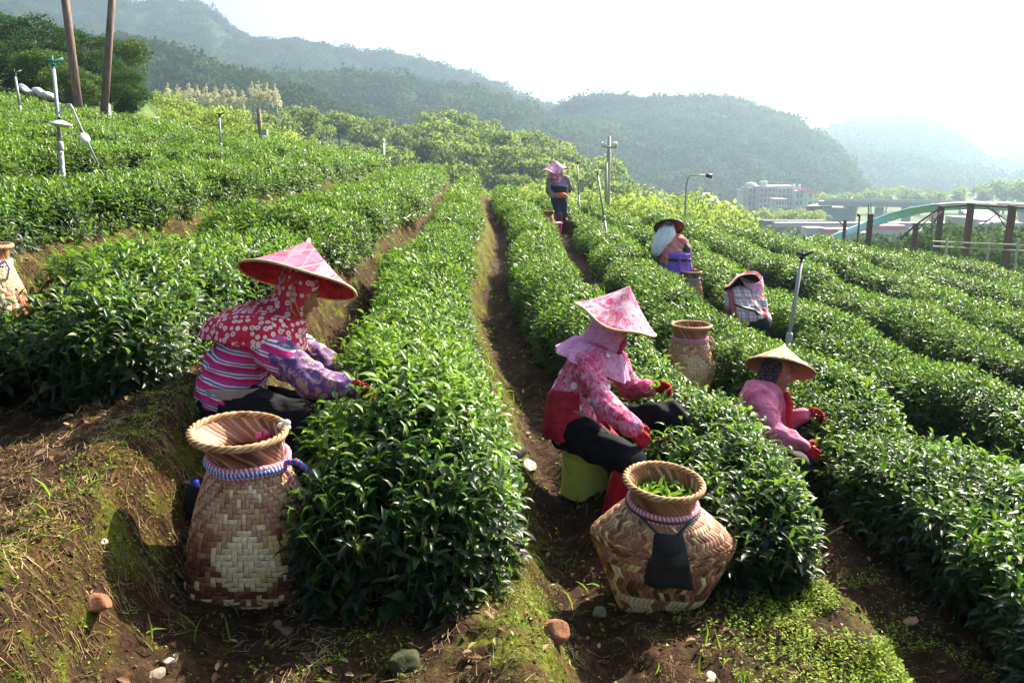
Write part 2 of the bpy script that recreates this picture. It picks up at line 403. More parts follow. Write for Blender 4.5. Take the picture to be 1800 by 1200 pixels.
def make_hedge(k, y_start, label, group="tea hedges planted along the slope"):
    g = np.random.default_rng(100 + k)
    c, hw = row_info(k); y_end = float(field_end(np.array(c)))
    y_start = max(y_start, 0)
    s_ = np.linspace(y_start, y_end, 80); zz_ = base(np.full(80, c), s_)
    if not in_view(np.stack([a_to_x(np.full(80, c), s_), s_, zz_], 1), .3).any(): return None
    root = empty("tea_hedge", (float(a_to_x(c, y_start + 1)), y_start + 1, float(base(np.array(c), y_start + 1))), label, "tea bush", group)
    leafp, innerp, stemp = [], [], []
    area1 = 2.3 * hw + 1.25
    for (ya, yb, dens, m, L, lod) in LODS:
        a_, b_ = max(ya, y_start), min(yb, y_end)
        if b_ <= a_: continue
        n = int((b_ - a_) * area1 * dens)
        p, out, rad, hz = hedge_points(k, a_, b_, n, g, y_start)
        ok = in_view(p) & clear_mask(p, .02); p, out, rad, hz = p[ok], out[ok], rad[ok], hz[ok]; n = len(p)
        if n == 0: continue
        ax = nrm(out * .75 + np.array([0, 0, .75]) + .38 * rand_dir(n, g))
        tall = (g.uniform(0, 1, n) < .22) * (out[:, 2] > .5)
        SL = (L * 1.9) * g.uniform(.7, 1.25, n) * (1 + (1.2 if lod == 0 else .35) * tall)
        young_lit = np.clip(.30 + .25 * (g.uniform(0, 1, n) < .13) - .07 * (k > 12) + .85 * (hz - .55 + .1 * (k > 12)) + .22 * vn(p[:, 0] * 2.2, p[:, 1] * 2.2, 77) + .14 * g.normal(size=n) + .22 * tall, 0, 1) * sstep(.72, .92, rad)  # leaf age mixed with painted light: tops paler; sides, inside, right rows darker
        ph = g.uniform(0, 2 * PI, n)
        ref = nrm(np.cross(ax, rand_dir(n, g))); ref2 = np.cross(ax, ref)
        basep = p - ax * (SL * .6)[:, None]
        for j in range(m):
            f = (j + .4) / m
            an = ph + j * 2.4 + g.normal(size=n) * .3
            rd = ref * np.cos(an)[:, None] + ref2 * np.sin(an)[:, None]
            d = nrm(ax * (.25 + .75 * f ** 1.5) + rd * (1.0 - .45 * f) + np.array([0, 0, -.10]) + .16 * rand_dir(n, g))
            no = nrm(ax - d * np.sum(ax * d, 1)[:, None] + .35 * rand_dir(n, g) + np.array([0, 0, .25]))
            Lj = L * g.uniform(.60, 1.30, n) * (1.08 - .5 * f ** 2.5)
            tnt = np.clip(young_lit * (.55 + .75 * f) + .10 * g.normal(size=n), 0, 1)
            br = (g.uniform(0, 1, n) < .025) * g.uniform(.3, .9, n)
            pos = basep + ax * (SL * f)[:, None] + .006 * rand_dir(n, g)
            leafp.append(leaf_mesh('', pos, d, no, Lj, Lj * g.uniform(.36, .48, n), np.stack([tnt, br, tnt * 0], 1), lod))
        if lod == 0 or ya == 6.0:
            stemp.append((basep - ax * .02, basep + ax * SL[:, None], np.full(n, .0016 if lod == 0 else .002)))
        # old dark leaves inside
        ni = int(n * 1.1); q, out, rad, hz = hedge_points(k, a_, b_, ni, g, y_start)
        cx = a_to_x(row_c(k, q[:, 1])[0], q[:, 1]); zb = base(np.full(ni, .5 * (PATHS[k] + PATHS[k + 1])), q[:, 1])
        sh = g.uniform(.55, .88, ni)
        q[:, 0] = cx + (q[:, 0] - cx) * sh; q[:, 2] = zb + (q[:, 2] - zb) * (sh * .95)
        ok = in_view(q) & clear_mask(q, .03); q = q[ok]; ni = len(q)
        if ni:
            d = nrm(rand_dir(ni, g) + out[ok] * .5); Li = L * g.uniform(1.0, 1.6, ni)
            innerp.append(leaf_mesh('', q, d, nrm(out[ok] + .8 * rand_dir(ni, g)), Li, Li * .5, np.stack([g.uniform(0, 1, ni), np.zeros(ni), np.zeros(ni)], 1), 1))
    if not leafp: return None
    V, G, T = merge(leafp); link("foliage", npmesh("foliage", V, G, T), TEA, root, smooth=True)
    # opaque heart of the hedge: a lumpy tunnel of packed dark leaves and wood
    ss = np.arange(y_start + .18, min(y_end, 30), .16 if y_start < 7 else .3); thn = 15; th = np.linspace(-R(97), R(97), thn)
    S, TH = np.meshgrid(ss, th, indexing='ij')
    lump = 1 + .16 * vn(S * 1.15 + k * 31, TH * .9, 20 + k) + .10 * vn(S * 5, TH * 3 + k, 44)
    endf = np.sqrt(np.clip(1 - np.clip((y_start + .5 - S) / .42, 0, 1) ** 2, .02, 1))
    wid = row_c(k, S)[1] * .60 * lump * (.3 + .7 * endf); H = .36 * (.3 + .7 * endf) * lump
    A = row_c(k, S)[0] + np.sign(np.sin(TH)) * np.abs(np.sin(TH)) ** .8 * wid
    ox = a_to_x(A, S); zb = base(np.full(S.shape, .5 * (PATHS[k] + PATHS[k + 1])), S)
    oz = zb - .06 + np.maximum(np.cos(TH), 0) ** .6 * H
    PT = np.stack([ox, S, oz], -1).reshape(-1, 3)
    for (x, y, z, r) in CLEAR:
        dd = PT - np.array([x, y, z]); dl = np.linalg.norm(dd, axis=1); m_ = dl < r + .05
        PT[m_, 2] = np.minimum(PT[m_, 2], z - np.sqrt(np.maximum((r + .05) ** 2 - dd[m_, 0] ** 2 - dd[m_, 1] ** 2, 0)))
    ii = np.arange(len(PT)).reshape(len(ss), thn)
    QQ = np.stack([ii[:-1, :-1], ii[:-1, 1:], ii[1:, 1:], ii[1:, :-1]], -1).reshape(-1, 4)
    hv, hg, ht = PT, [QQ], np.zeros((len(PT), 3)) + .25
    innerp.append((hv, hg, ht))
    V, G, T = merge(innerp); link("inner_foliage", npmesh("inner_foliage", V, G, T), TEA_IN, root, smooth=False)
    if stemp:
        p0 = np.concatenate([a for a, b, r in stemp]); p1 = np.concatenate([b for a, b, r in stemp]); r = np.concatenate([r for a, b, r in stemp])
        V, G = stick_mesh(p0, p1, r); link("shoots", npmesh("shoots", V, G), GSTEM, root)
    if y_start < 5 or k in (9, 10, 13):
        # woody branches near the ground
        nb = 90; s = g.uniform(max(y_start, 2) + .1, 6.5, nb)
        p0 = np.stack([a_to_x(np.full(nb, c) + g.uniform(-.12, .12, nb), s), s, base(np.full(nb, c), s) - .03], 1)
        d = nrm(np.stack([g.normal(size=nb) * .7, g.normal(size=nb) * .5, np.full(nb, .8)], 1)); p1 = p0 + d * g.uniform(.3, .5, nb)[:, None]
        ok = clear_mask(p1, .08) & clear_mask((p0 + p1) / 2, .08); p0, p1 = p0[ok], p1[ok]; q_ = in_view(p1, .2); p0, p1 = p0[q_], p1[q_]
        if len(p0) < 8: return root
        V, G = stick_mesh(p0, p1, np.full(len(p0), .008), 5); link("branches", npmesh("branches", V, G), STEM, root)
    return root

# ------------------------------------------------------------------ ground cover on banks and paths
def scatter_ground(n, g, xr, yr, moss_min=None, path=None, zn=True):
    x = g.uniform(*xr, n); y = g.uniform(*yr, n) if not callable(yr) else yr(n)
    z, mo, pa, ou = ground(x, y)
    ok = np.ones(n, bool)
    if moss_min is not None: ok &= (mo * (.7 + .8 * vn(x * 2.1, y * 2.1, 90)) > moss_min)
    p = np.stack([x, y, z], 1)[ok]
    return p[in_view(p, .8)]
def ground_cover():
    g = np.random.default_rng(5)
    # small creeping weeds
    W = leaf_mat("weed_leaves", [(0, (.02, .045, .006)), (.5, (.09, .16, .012)), (1, (.34, .42, .03))], trans=.35, rough=.6, tcol=(.5, .7, .08), spec=.25)
    parts = []
    for (yr, n, L) in (((1.5, 3.6), 20000, .011), ((3.6, 6.5), 16000, .017), ((6.5, 13), 16000, .030)):
        ym = yr[1]
        p = scatter_ground(n, g, (-.66 * ym - .5, .66 * ym + .5), yr, moss_min=.42)
        p2 = scatter_ground(n // 6, g, (-.66 * ym - .5, .66 * ym + .5), yr)
        p = np.concatenate([p, p2]); m = len(p)
        for j in range(3):
            an = g.uniform(0, 2 * PI, m); d = nrm(np.stack([np.cos(an), np.sin(an), g.uniform(.1, .9, m)], 1))
            Lj = L * g.uniform(.6, 1.5, m)
            tn = np.clip(.5 + .35 * vn(p[:, 0] * 4, p[:, 1] * 4, 91) + .2 * g.normal(size=m), 0, 1)
            parts.append(leaf_mesh('', p + np.array([0, 0, .004]) + rand_dir(m, g) * .006, d, nrm(rand_dir(m, g) * .5 + np.array([0, 0, 1.])), Lj, Lj * .6, np.stack([tn, (g.uniform(0, 1, m) < .1) * .7, tn * 0], 1), 1))
    # thick weeds on the front corner of the right bench
    m = 8000; a_ = g.normal(1.52, .28, m); yy = g.uniform(1.8, 3.7, m); xx = a_to_x(a_, yy); zz = ground(xx, yy)[0]; p = np.stack([xx, yy, zz], 1)
    p = p[(vn(xx * 4, yy * 4, 92) > -.05) & in_view(p, .4)]; m = len(p)
    for j in range(4):
        an = g.uniform(0, 2 * PI, m); d = nrm(np.stack([np.cos(an), np.sin(an), g.uniform(.1, 1.1, m)], 1)); Lj = .013 * g.uniform(.6, 1.5, m)
        tn = np.clip(.75 + .25 * g.normal(size=m), 0, 1)
        parts.append(leaf_mesh('', p + np.array([0, 0, .004]) + np.array([0, 0, .010]) * j + rand_dir(m, g) * .006, d, nrm(rand_dir(m, g) * .5 + np.array([0, 0, 1.])), Lj, Lj * .6, np.stack([tn, tn * 0, tn * 0], 1), 1))
    V, G, T = merge(parts); tag(link("creeping_weeds", npmesh("creeping_weeds", V, G, T), W), kind='stuff')
    # moss cushions: short upright blades in tufts
    MOSS = leaf_mat("moss_blades", [(0, (.015, .022, .002)), (.40, (.065, .08, .006)), (.65, (.22, .20, .016)), (.82, (.20, .10, .016)), (1, (.10, .045, .012))], trans=.25, rough=.8, tcol=(.6, .6, .08), spec=.1)
    parts = []
    for (yr, n, L) in (((1.5, 3.4), 80000, .010), ((3.4, 6), 45000, .016), ((6, 12), 26000, .030)):
        ym = yr[1]
        p = scatter_ground(n, g, (-.66 * ym - .5, .66 * ym + .5), yr, moss_min=.60); m = len(p)
        d = nrm(rand_dir(m, g) * .8 + np.array([0, 0, .9])); Lj = L * g.uniform(.6, 1.5, m)
        tn = np.clip(.50 + .75 * vn(p[:, 0] * 2.3, p[:, 1] * 2.3, 93) + .15 * g.normal(size=m), 0, 1)
        parts.append(leaf_mesh('', p - np.array([0, 0, .002]), d, rand_dir(m, g), Lj, Lj * .45, np.stack([tn, tn * 0, tn * 0], 1), 1))
    V, G, T = merge(parts); tag(link("moss", npmesh("moss", V, G, T), MOSS), kind='stuff')
    # dry twigs and straw
    n = 52000; x = np.where(g.uniform(0, 1, n) < .45, g.uniform(-4.2, -.6, n), g.uniform(-4.2, 3.6, n)); y = 1.6 + 5.0 * g.uniform(0, 1, n) ** 1.4; z, mo, pa, ou = ground(x, y)
    p = np.stack([x, y, z + .006], 1); ok = in_view(p, .3) & ((mo > .35) | (g.uniform(0, 1, n) < .22)) & (vn(x * 3.7, y * 3.7, 71) > -.35); p = p[ok]; n = len(p)
    an = g.uniform(0, 2 * PI, n); L = g.uniform(.012, .065, n) * np.where(g.uniform(0, 1, n) < .08, 2.0, 1); q = p.copy(); q[:, 0] += np.cos(an) * L; q[:, 1] += np.sin(an) * L
    q[:, 2] = ground(q[:, 0], q[:, 1])[0] + g.uniform(.003, .03, n)
    mid = (p + q) / 2; mid[:, 2] = np.maximum(ground(mid[:, 0], mid[:, 1])[0] + .006, mid[:, 2]); mid += rand_dir(n, g) * (L * .14)[:, None]
    V1, G1 = stick_mesh(p, mid, np.full(n, .0013) * g.uniform(.6, 1.7, n)); V2, G2 = stick_mesh(mid, q, np.full(n, .0010))
    tw = NT("straw"); tw.col(tw.ramp(tw.noise(9, 3), [(.3, (.05, .026, .014)), (.5, (.20, .12, .06)), (.68, (.50, .36, .19))])); tw.rough(.85, .2)
    V, G, T = merge([(V1, G1, np.zeros((len(V1), 3))), (V2, G2, np.zeros((len(V2), 3)))])
    tag(link("dry_twigs", npmesh("dry_twigs", V, G), tw.m), kind='stuff')
    # crumbs of soil and grit
    n = 26000; x = g.uniform(-4.2, 3.8, n); y = 1.6 + 5.5 * g.uniform(0, 1, n) ** 1.3; z, mo, pa, ou = ground(x, y); p = np.stack([x, y, z], 1)
    ok = in_view(p, .2); p = p[ok]; n = len(p); sz = .003 + .009 * g.uniform(0, 1, n) ** 4
    oc = np.array([[1, 0, 0], [0, 1, 0], [-1, 0, 0], [0, -1, 0], [0, 0, 1], [0, 0, -1.]]); Vc = p[:, None, :] + oc[None] * sz[:, None, None] * g.uniform(.6, 1.3, (n, 6, 1)) + g.normal(size=(n, 6, 3)) * (sz * .25)[:, None, None]
    fc = np.array([[0, 1, 4], [1, 2, 4], [2, 3, 4], [3, 0, 4], [1, 0, 5], [2, 1, 5], [3, 2, 5], [0, 3, 5]]); FF = ((np.arange(n) * 6)[:, None, None] + fc[None]).reshape(-1, 3)
    CR = NT("soil_crumb"); CR.col(CR.ramp(CR.noise(11, 4), [(.3, (.018, .011, .007)), (.55, (.07, .043, .026)), (.72, (.19, .13, .085))])); CR.rough(.95, .1)
    tag(link("soil_crumbs", npmesh("soil_crumbs", Vc.reshape(-1, 3), [FF]), CR.m, smooth=False), kind='stuff')
    # fallen leaves
    n = 2600; x = g.uniform(-4, 4, n); y = 1.7 + 6 * g.uniform(0, 1, n) ** 1.3; z = ground(x, y)[0]; p = np.stack([x, y, z + .008], 1); p = p[in_view(p, .2)]; n = len(p)
    an = g.uniform(0, 2 * PI, n); d = nrm(np.stack([np.cos(an), np.sin(an), g.normal(size=n) * .25], 1)); L = g.uniform(.012, .05, n)
    FL = leaf_mat("dead_leaf", [(0, (.07, .03, .015)), (.5, (.20, .10, .05)), (.85, (.42, .30, .16)), (1, (.14, .2, .03))], trans=.1, rough=.7, tcol=(.4, .3, .1), spec=.3)
    V, G, T = leaf_mesh('', p, d, nrm(rand_dir(n, g) * .4 + np.array([0, 0, 1.])), L, L * .5, np.stack([g.uniform(0, 1, n), np.zeros(n), np.zeros(n)], 1), 0, droop=-.1)
    tag(link("fallen_leaves", npmesh("fallen_leaves", V, G, T), FL), kind='stuff')
    # grass blades here and there
    n = 2600; x = g.uniform(-4, 3.8, n); y = 1.6 + 5.5 * g.uniform(0, 1, n) ** 1.3
    cl = vn(x * 1.6, y * 1.6, 99) > .15; x, y = x[cl], y[cl]; z = ground(x, y)[0]; p = np.stack([x, y, z], 1); p = p[in_view(p, .2)]; n = len(p)
    GR = leaf_mat("grass_blade", [(0, (.03, .08, .008)), (1, (.20, .33, .03))], trans=.35, rough=.5, tcol=(.5, .7, .08))
    d = nrm(rand_dir(n, g) * .55 + np.array([0, 0, 1.])); L = g.uniform(.03, .10, n)
    V, G, T = leaf_mesh('', p, d, nrm(rand_dir(n, g)), L, L * .09, np.stack([g.uniform(0, 1, n), np.zeros(n), np.zeros(n)], 1), 0, droop=.4)
    tag(link("grass", npmesh("grass", V, G, T), GR), kind='stuff')

STONE = plain("stone", (.24, .19, .14), .9, .5, 18, .6, .01)
STONE_RED = plain("red_stone", (.22, .09, .045), .9, .5, 22, .7, .01)
PALE = plain("pale_stone", (.50, .40, .34), .85, .3, 25, .4, .006)
def stone(px, py, size, mat, label, seed, sq=(1, .8, .6), sink=.25):
    g = np.random.default_rng(seed); p = on_ground(px, py)
    bm = bmesh.new(); bmesh.ops.create_icosphere(bm, subdivisions=4, radius=1.0)
    # random chips: flat facets
    pl = [(Vector(v).normalized(), g.uniform(.62, .92)) for v in g.normal(size=(14, 3))]
    for v in bm.verts:
        c = v.co.copy()
        for nv, d in pl:
            k = c.dot(nv)
            if k > d: c -= nv * (k - d) * .9
        w = 1 + .06 * float(vn(np.array([c.x * 4 + seed]), np.array([c.y * 4 + c.z * 3]), seed)[0])
        v.co = Vector((c.x * size * sq[0] / 2 * w, c.y * size * sq[1] / 2 * w, c.z * size * sq[2] / 2 * w))
    me = bpy.data.meshes.new("stone"); bm.to_mesh(me); bm.free()
    o = link("stone", me, mat); o.location = (p.x, p.y, p.z + size * sq[2] * (.38 - sink)); o.rotation_euler = (g.uniform(-.3, .3), g.uniform(-.3, .3), g.uniform(0, 6))
    tag(o, label, "stone", "stones lying in the foreground soil")

# ------------------------------------------------------------------ hills
HILLM = NT("hill_undergrowth"); HILLM.col(HILLM.ramp(HILLM.noise(.02, 6), [(.3, (.012, .030, .010)), (.7, (.035, .070, .018))])); HILLM.rough(.95, .1)
CROWN = leaf_mat("tree_leaves", [(0, (.012, .032, .008)), (.35, (.040, .085, .014)), (.65, (.11, .17, .025)), (1, (.25, .31, .05))], trans=.42, rough=.6, tcol=(.45, .6, .08), spec=.3)
FARC = leaf_mat("far_tree_leaves", [(0, (.004, .016, .007)), (.4, (.016, .042, .014)), (.7, (.045, .085, .022)), (1, (.12, .17, .04))], trans=.15, rough=.95, tcol=(.2, .4, .08), spec=.04)
BARK = plain("bark", (.12, .085, .06), .9, .4, 8, .5, .02)
def crowns_mesh(C, Rr, tint, nq, g, flat=.75, leaf=.42):
    """tree crowns made of leaf clumps spread over lumpy ellipsoids"""
    n = len(C); Cq = np.repeat(C, nq, 0); Rq = np.repeat(Rr, nq); T = np.repeat(tint, nq)
    d = rand_dir(n * nq, g); d[:, 2] = np.where(g.uniform(0, 1, n * nq) < .7, np.abs(d[:, 2]), d[:, 2] * .8); d = nrm(d)
    rad = g.uniform(.72, 1.05, n * nq) * (1 + .2 * vn(d[:, 0] * 2.2 + Cq[:, 0], d[:, 1] * 2.2 + d[:, 2] * 2 + Cq[:, 1], 33))
    p = Cq + d * (Rq * rad)[:, None] * np.array([1, 1, flat])
    ax = nrm(rand_dir(n * nq, g) + np.array([0, 0, -.1])); no = nrm(d + .6 * rand_dir(n * nq, g)); L = Rq * leaf * g.uniform(.6, 1.3, n * nq)
    tn = np.clip(T + .18 * d[:, 2] * 0 + .10 * g.normal(size=n * nq), 0, 1)
    return leaf_mesh('', p - ax * (L * .5)[:, None], ax, no, L, L * .85, np.stack([tn, tn * 0, tn * 0], 1), 1)
def ridge(name, crest, foot_d, foot_z, rough, ntrees, rtree, seed, tint0=.35, nq=44, step=12, label=None):
    """crest: list of (px, py, zc) seen silhouette points; ground rises from the valley to them"""
    g = np.random.default_rng(seed); c = np.array(crest, float)
    px = np.arange(c[0, 0], c[-1, 0] + 1, step); py = np.interp(px, c[:, 0], c[:, 1]); zz = np.interp(px, c[:, 0], c[:, 2])
    u = (px - 900) / F * zz; w = (600 - py) / F * zz
    top = np.stack([u, zz * CP + w * SP, -zz * SP + w * CP], 1); top[:, 2] -= rtree * 1.0
    fd = foot_d if not callable(foot_d) else foot_d(px)
    yf = np.full(len(px), 1.0) * fd; foot = np.stack([top[:, 0] / top[:, 1] * yf, yf, np.full(len(px), foot_z)], 1)
    ts = np.concatenate([np.linspace(0, 1, 40), np.linspace(1.03, 1.5, 12)])
    def pos(i_f, t):
        i0 = np.clip(np.floor(i_f).astype(int), 0, len(px) - 2); f = (i_f - i0)[:, None]
        A = foot[i0] * (1 - f) + foot[i0 + 1] * f; B = top[i0] * (1 - f) + top[i0 + 1] * f
        tt = t[:, None]; p = A + (B - A) * tt
        hz = np.where(t <= 1, np.clip(t, 0, 1) ** 1.15, 1 - (t - 1) * 1.2)
        amp = rough * np.clip(t * 3, 0, 1) * np.clip((1.08 - t) * 5, .12, 1)
        s = 1 / (rough * 9.0)
        nz = vn(p[:, 0] * s, p[:, 1] * s, seed) + .5 * vn(p[:, 0] * s * 2.3, p[:, 1] * s * 2.3, seed + 1)
        p[:, 2] = A[:, 2] + (B[:, 2] - A[:, 2]) * hz + amp * nz
        return p
    I, T = np.meshgrid(np.arange(len(px), dtype=float), ts); p = pos(I.ravel(), T.ravel())
    ii = np.arange(len(p)).reshape(len(ts), len(px)); QQ = np.stack([ii[:-1, :-1], ii[:-1, 1:], ii[1:, 1:], ii[1:, :-1]], -1).reshape(-1, 4)
    tag(link(name, npmesh(name, p, [QQ]), HILLM.m), kind='structure')
    if ntrees:
        t = g.uniform(0, 1.06, ntrees); i_f = g.uniform(0, len(px) - 1.001, ntrees)
        k = ntrees // 7; t[:k] = g.uniform(.97, 1.03, k)
        C = pos(i_f, t); rr = rtree * g.uniform(.6, 1.35, ntrees); C[:, 2] += rr * .35
        tn = np.clip(tint0 + .30 * vn(C[:, 0] / (rtree * 14), C[:, 1] / (rtree * 14), seed + 5) + .22 * g.normal(size=ntrees), 0, 1); rr *= np.where(g.uniform(0, 1, ntrees) < .12, 1.6, 1)
        V, G, TT = crowns_mesh(C, rr, tn, int(nq * 2.2), g, leaf=.24)
        tag(link("forest", npmesh("forest", V, G, TT), FARC, smooth=False), kind='stuff')
    return pos, len(px)
def build_hills():
    ridge("hill", [(-160, -60, 1350), (0, -25, 1350), (60, -12, 1350), (120, 8, 1350), (180, 25, 1300), (260, 80, 1250), (330, 140, 1200)], 950, 0, 40, 1200, 10, 11, .3)
    ridge("hill", [(-260, -10, 900), (-60, 0, 900), (60, 18, 900), (190, 22, 900), (245, 27, 880), (290, 16, 870), (345, 6, 860), (385, 28, 850), (415, 52, 840), (470, 68, 830), (520, 66, 820),
                  (600, 86, 800), (680, 92, 780), (750, 106, 760), (810, 118, 740), (870, 138, 720), (960, 172, 700), (1000, 178, 690), (1040, 184, 680), (1120, 230, 670), (1200, 290, 660), (1260, 360, 650)],
          lambda q: 260 + np.maximum(0, q - 850) * .5, -22, 26, 6500, 6.2, 12, .32)
    ridge("hill", [(900, 250, 560), (960, 196, 560), (1010, 166, 560), (1060, 162, 560), (1130, 172, 555), (1200, 178, 550), (1250, 180, 550), (1300, 186, 545), (1350, 204, 540), (1395, 222, 530), (1430, 248, 520),
                  (1455, 272, 510), (1480, 298, 500), (1500, 335, 490), (1520, 385, 480)], 400, -22, 16, 3600, 5.0, 13, .36)
    ridge("hill", [(1360, 320, 950), (1420, 246, 950), (1450, 226, 950), (1500, 212, 950), (1560, 208, 950), (1610, 210, 950), (1650, 226, 950), (1690, 250, 950), (1715, 262, 950), (1735, 300, 940), (1760, 345, 930), (1800, 400, 900)],
          620, -22, 24, 2200, 9.0, 14, .35)
    ridge("hill", [(1620, 330, 1150), (1690, 305, 1150), (1740, 288, 1150), (1800, 276, 1150), (1860, 270, 1150), (1950, 262, 1150), (2100, 250, 1150)], 800, -22, 20, 900, 11, 15, .35)
    ridge("hill", [(1500, 262, 3300), (1640, 262, 3300), (1700, 258, 3300), (1800, 250, 3300), (1900, 240, 3300), (2100, 230, 3300)], 2400, -22, 30, 500, 22, 16, .35)
    # darker spur at the foot of the main ridge
    ridge("hill", [(100, 70, 380), (200, 82, 380), (260, 88, 380), (310, 104, 370), (360, 126, 360), (420, 142, 350), (480, 158, 340), (560, 178, 330), (640, 205, 320), (720, 240, 310), (800, 300, 300)],
          190, -10, 10, 1500, 4.0, 17, .36, nq=60)
    # near wooded spur: the trees on it are built one by one
    return ridge("hillside", [(250, 228, 150), (330, 228, 155), (430, 234, 165), (500, 228, 175), (560, 222, 180), (640, 238, 185), (760, 250, 185), (860, 266, 180), (950, 306, 170), (1010, 334, 160), (1060, 358, 150), (1110, 390, 140)],
                 85, -16, 3, 0, 1.0, 18)

# ------------------------------------------------------------------ single trees
def tree_meshes(seed, h, r, nblob, nleaf, leaf, tint, flat=.9, tall=False, conical=False):
    g = np.random.default_rng(seed)
    m = MB(); th = h * .45
    bend = [Vector((0, 0, -h * .08)), Vector((g.normal() * .03 * h, g.normal() * .03 * h, th * .5)), Vector((g.normal() * .05 * h, g.normal() * .05 * h, th)), Vector((g.normal() * .04 * h, g.normal() * .04 * h, h * .8))]
    m.tube(bend, [h * .035, h * .027, h * .018, h * .006], 7)
    C, Rr = [], []
    for i in range(nblob):
        f = g.uniform(0, 1); an = g.uniform(0, 2 * PI)
        zz = h * (.42 + .50 * f) if not tall else h * (.22 + .72 * f)
        wr = r * (.75 * math.sin(PI * min(1, .25 + .75 * (1 - f))) ** .7) if not conical else r * (1.02 - f) * .9
        d = g.uniform(.35, 1) * wr; c = Vector((math.cos(an) * d, math.sin(an) * d, zz)); C.append(c)
        Rr.append(r * g.uniform(.28, .48) * (1 if not conical else .8 * (1.1 - f)))
        if i < 10:
            s = bend[2] * .6 + bend[1] * .4 + Vector((0, 0, g.uniform(-.1, .3) * th)); md = (s + c) / 2 + Vector((0, 0, -.06 * h))
            m.tube([s, md, c], [h * .012, h * .008, h * .003], 5)
    C = np.array(C); Rr = np.array(Rr); tn = np.clip(tint + .14 * g.normal(size=nblob), 0, 1)
    per = nleaf // nblob; V, G, T = crowns_mesh(C, Rr, tn, per, g, flat, leaf)
    tm = m.mesh("trunk"); tm.materials.append(BARK); cm = npmesh("crown", V, G, T); cm.materials.append(CROWN)
    tm.polygons.foreach_set('use_smooth', np.ones(len(tm.polygons), bool))
    return tm, cm
def place_tree(name, meshes, loc, s, rz, label, group, cat="tree", sz=None):
    r = empty(name, loc, label, cat, group, rz); r.scale = (s, s, sz or s)
    for nm, me in zip(("trunk", "crown"), meshes):
        o = bpy.data.objects.new(nm, me); col.objects.link(o); o.parent = r
    return r
ORD = "first second third fourth fifth sixth seventh eighth ninth tenth eleventh twelfth thirteenth fourteenth fifteenth sixteenth seventeenth eighteenth nineteenth twentieth twenty-first twenty-second twenty-third twenty-fourth twenty-fifth twenty-sixth".split()
def order(xs_):
    o = sorted(range(len(xs_)), key=lambda i: xs_[i]); r = [0] * len(xs_)
    for k, i in enumerate(o): r[i] = k
    return r
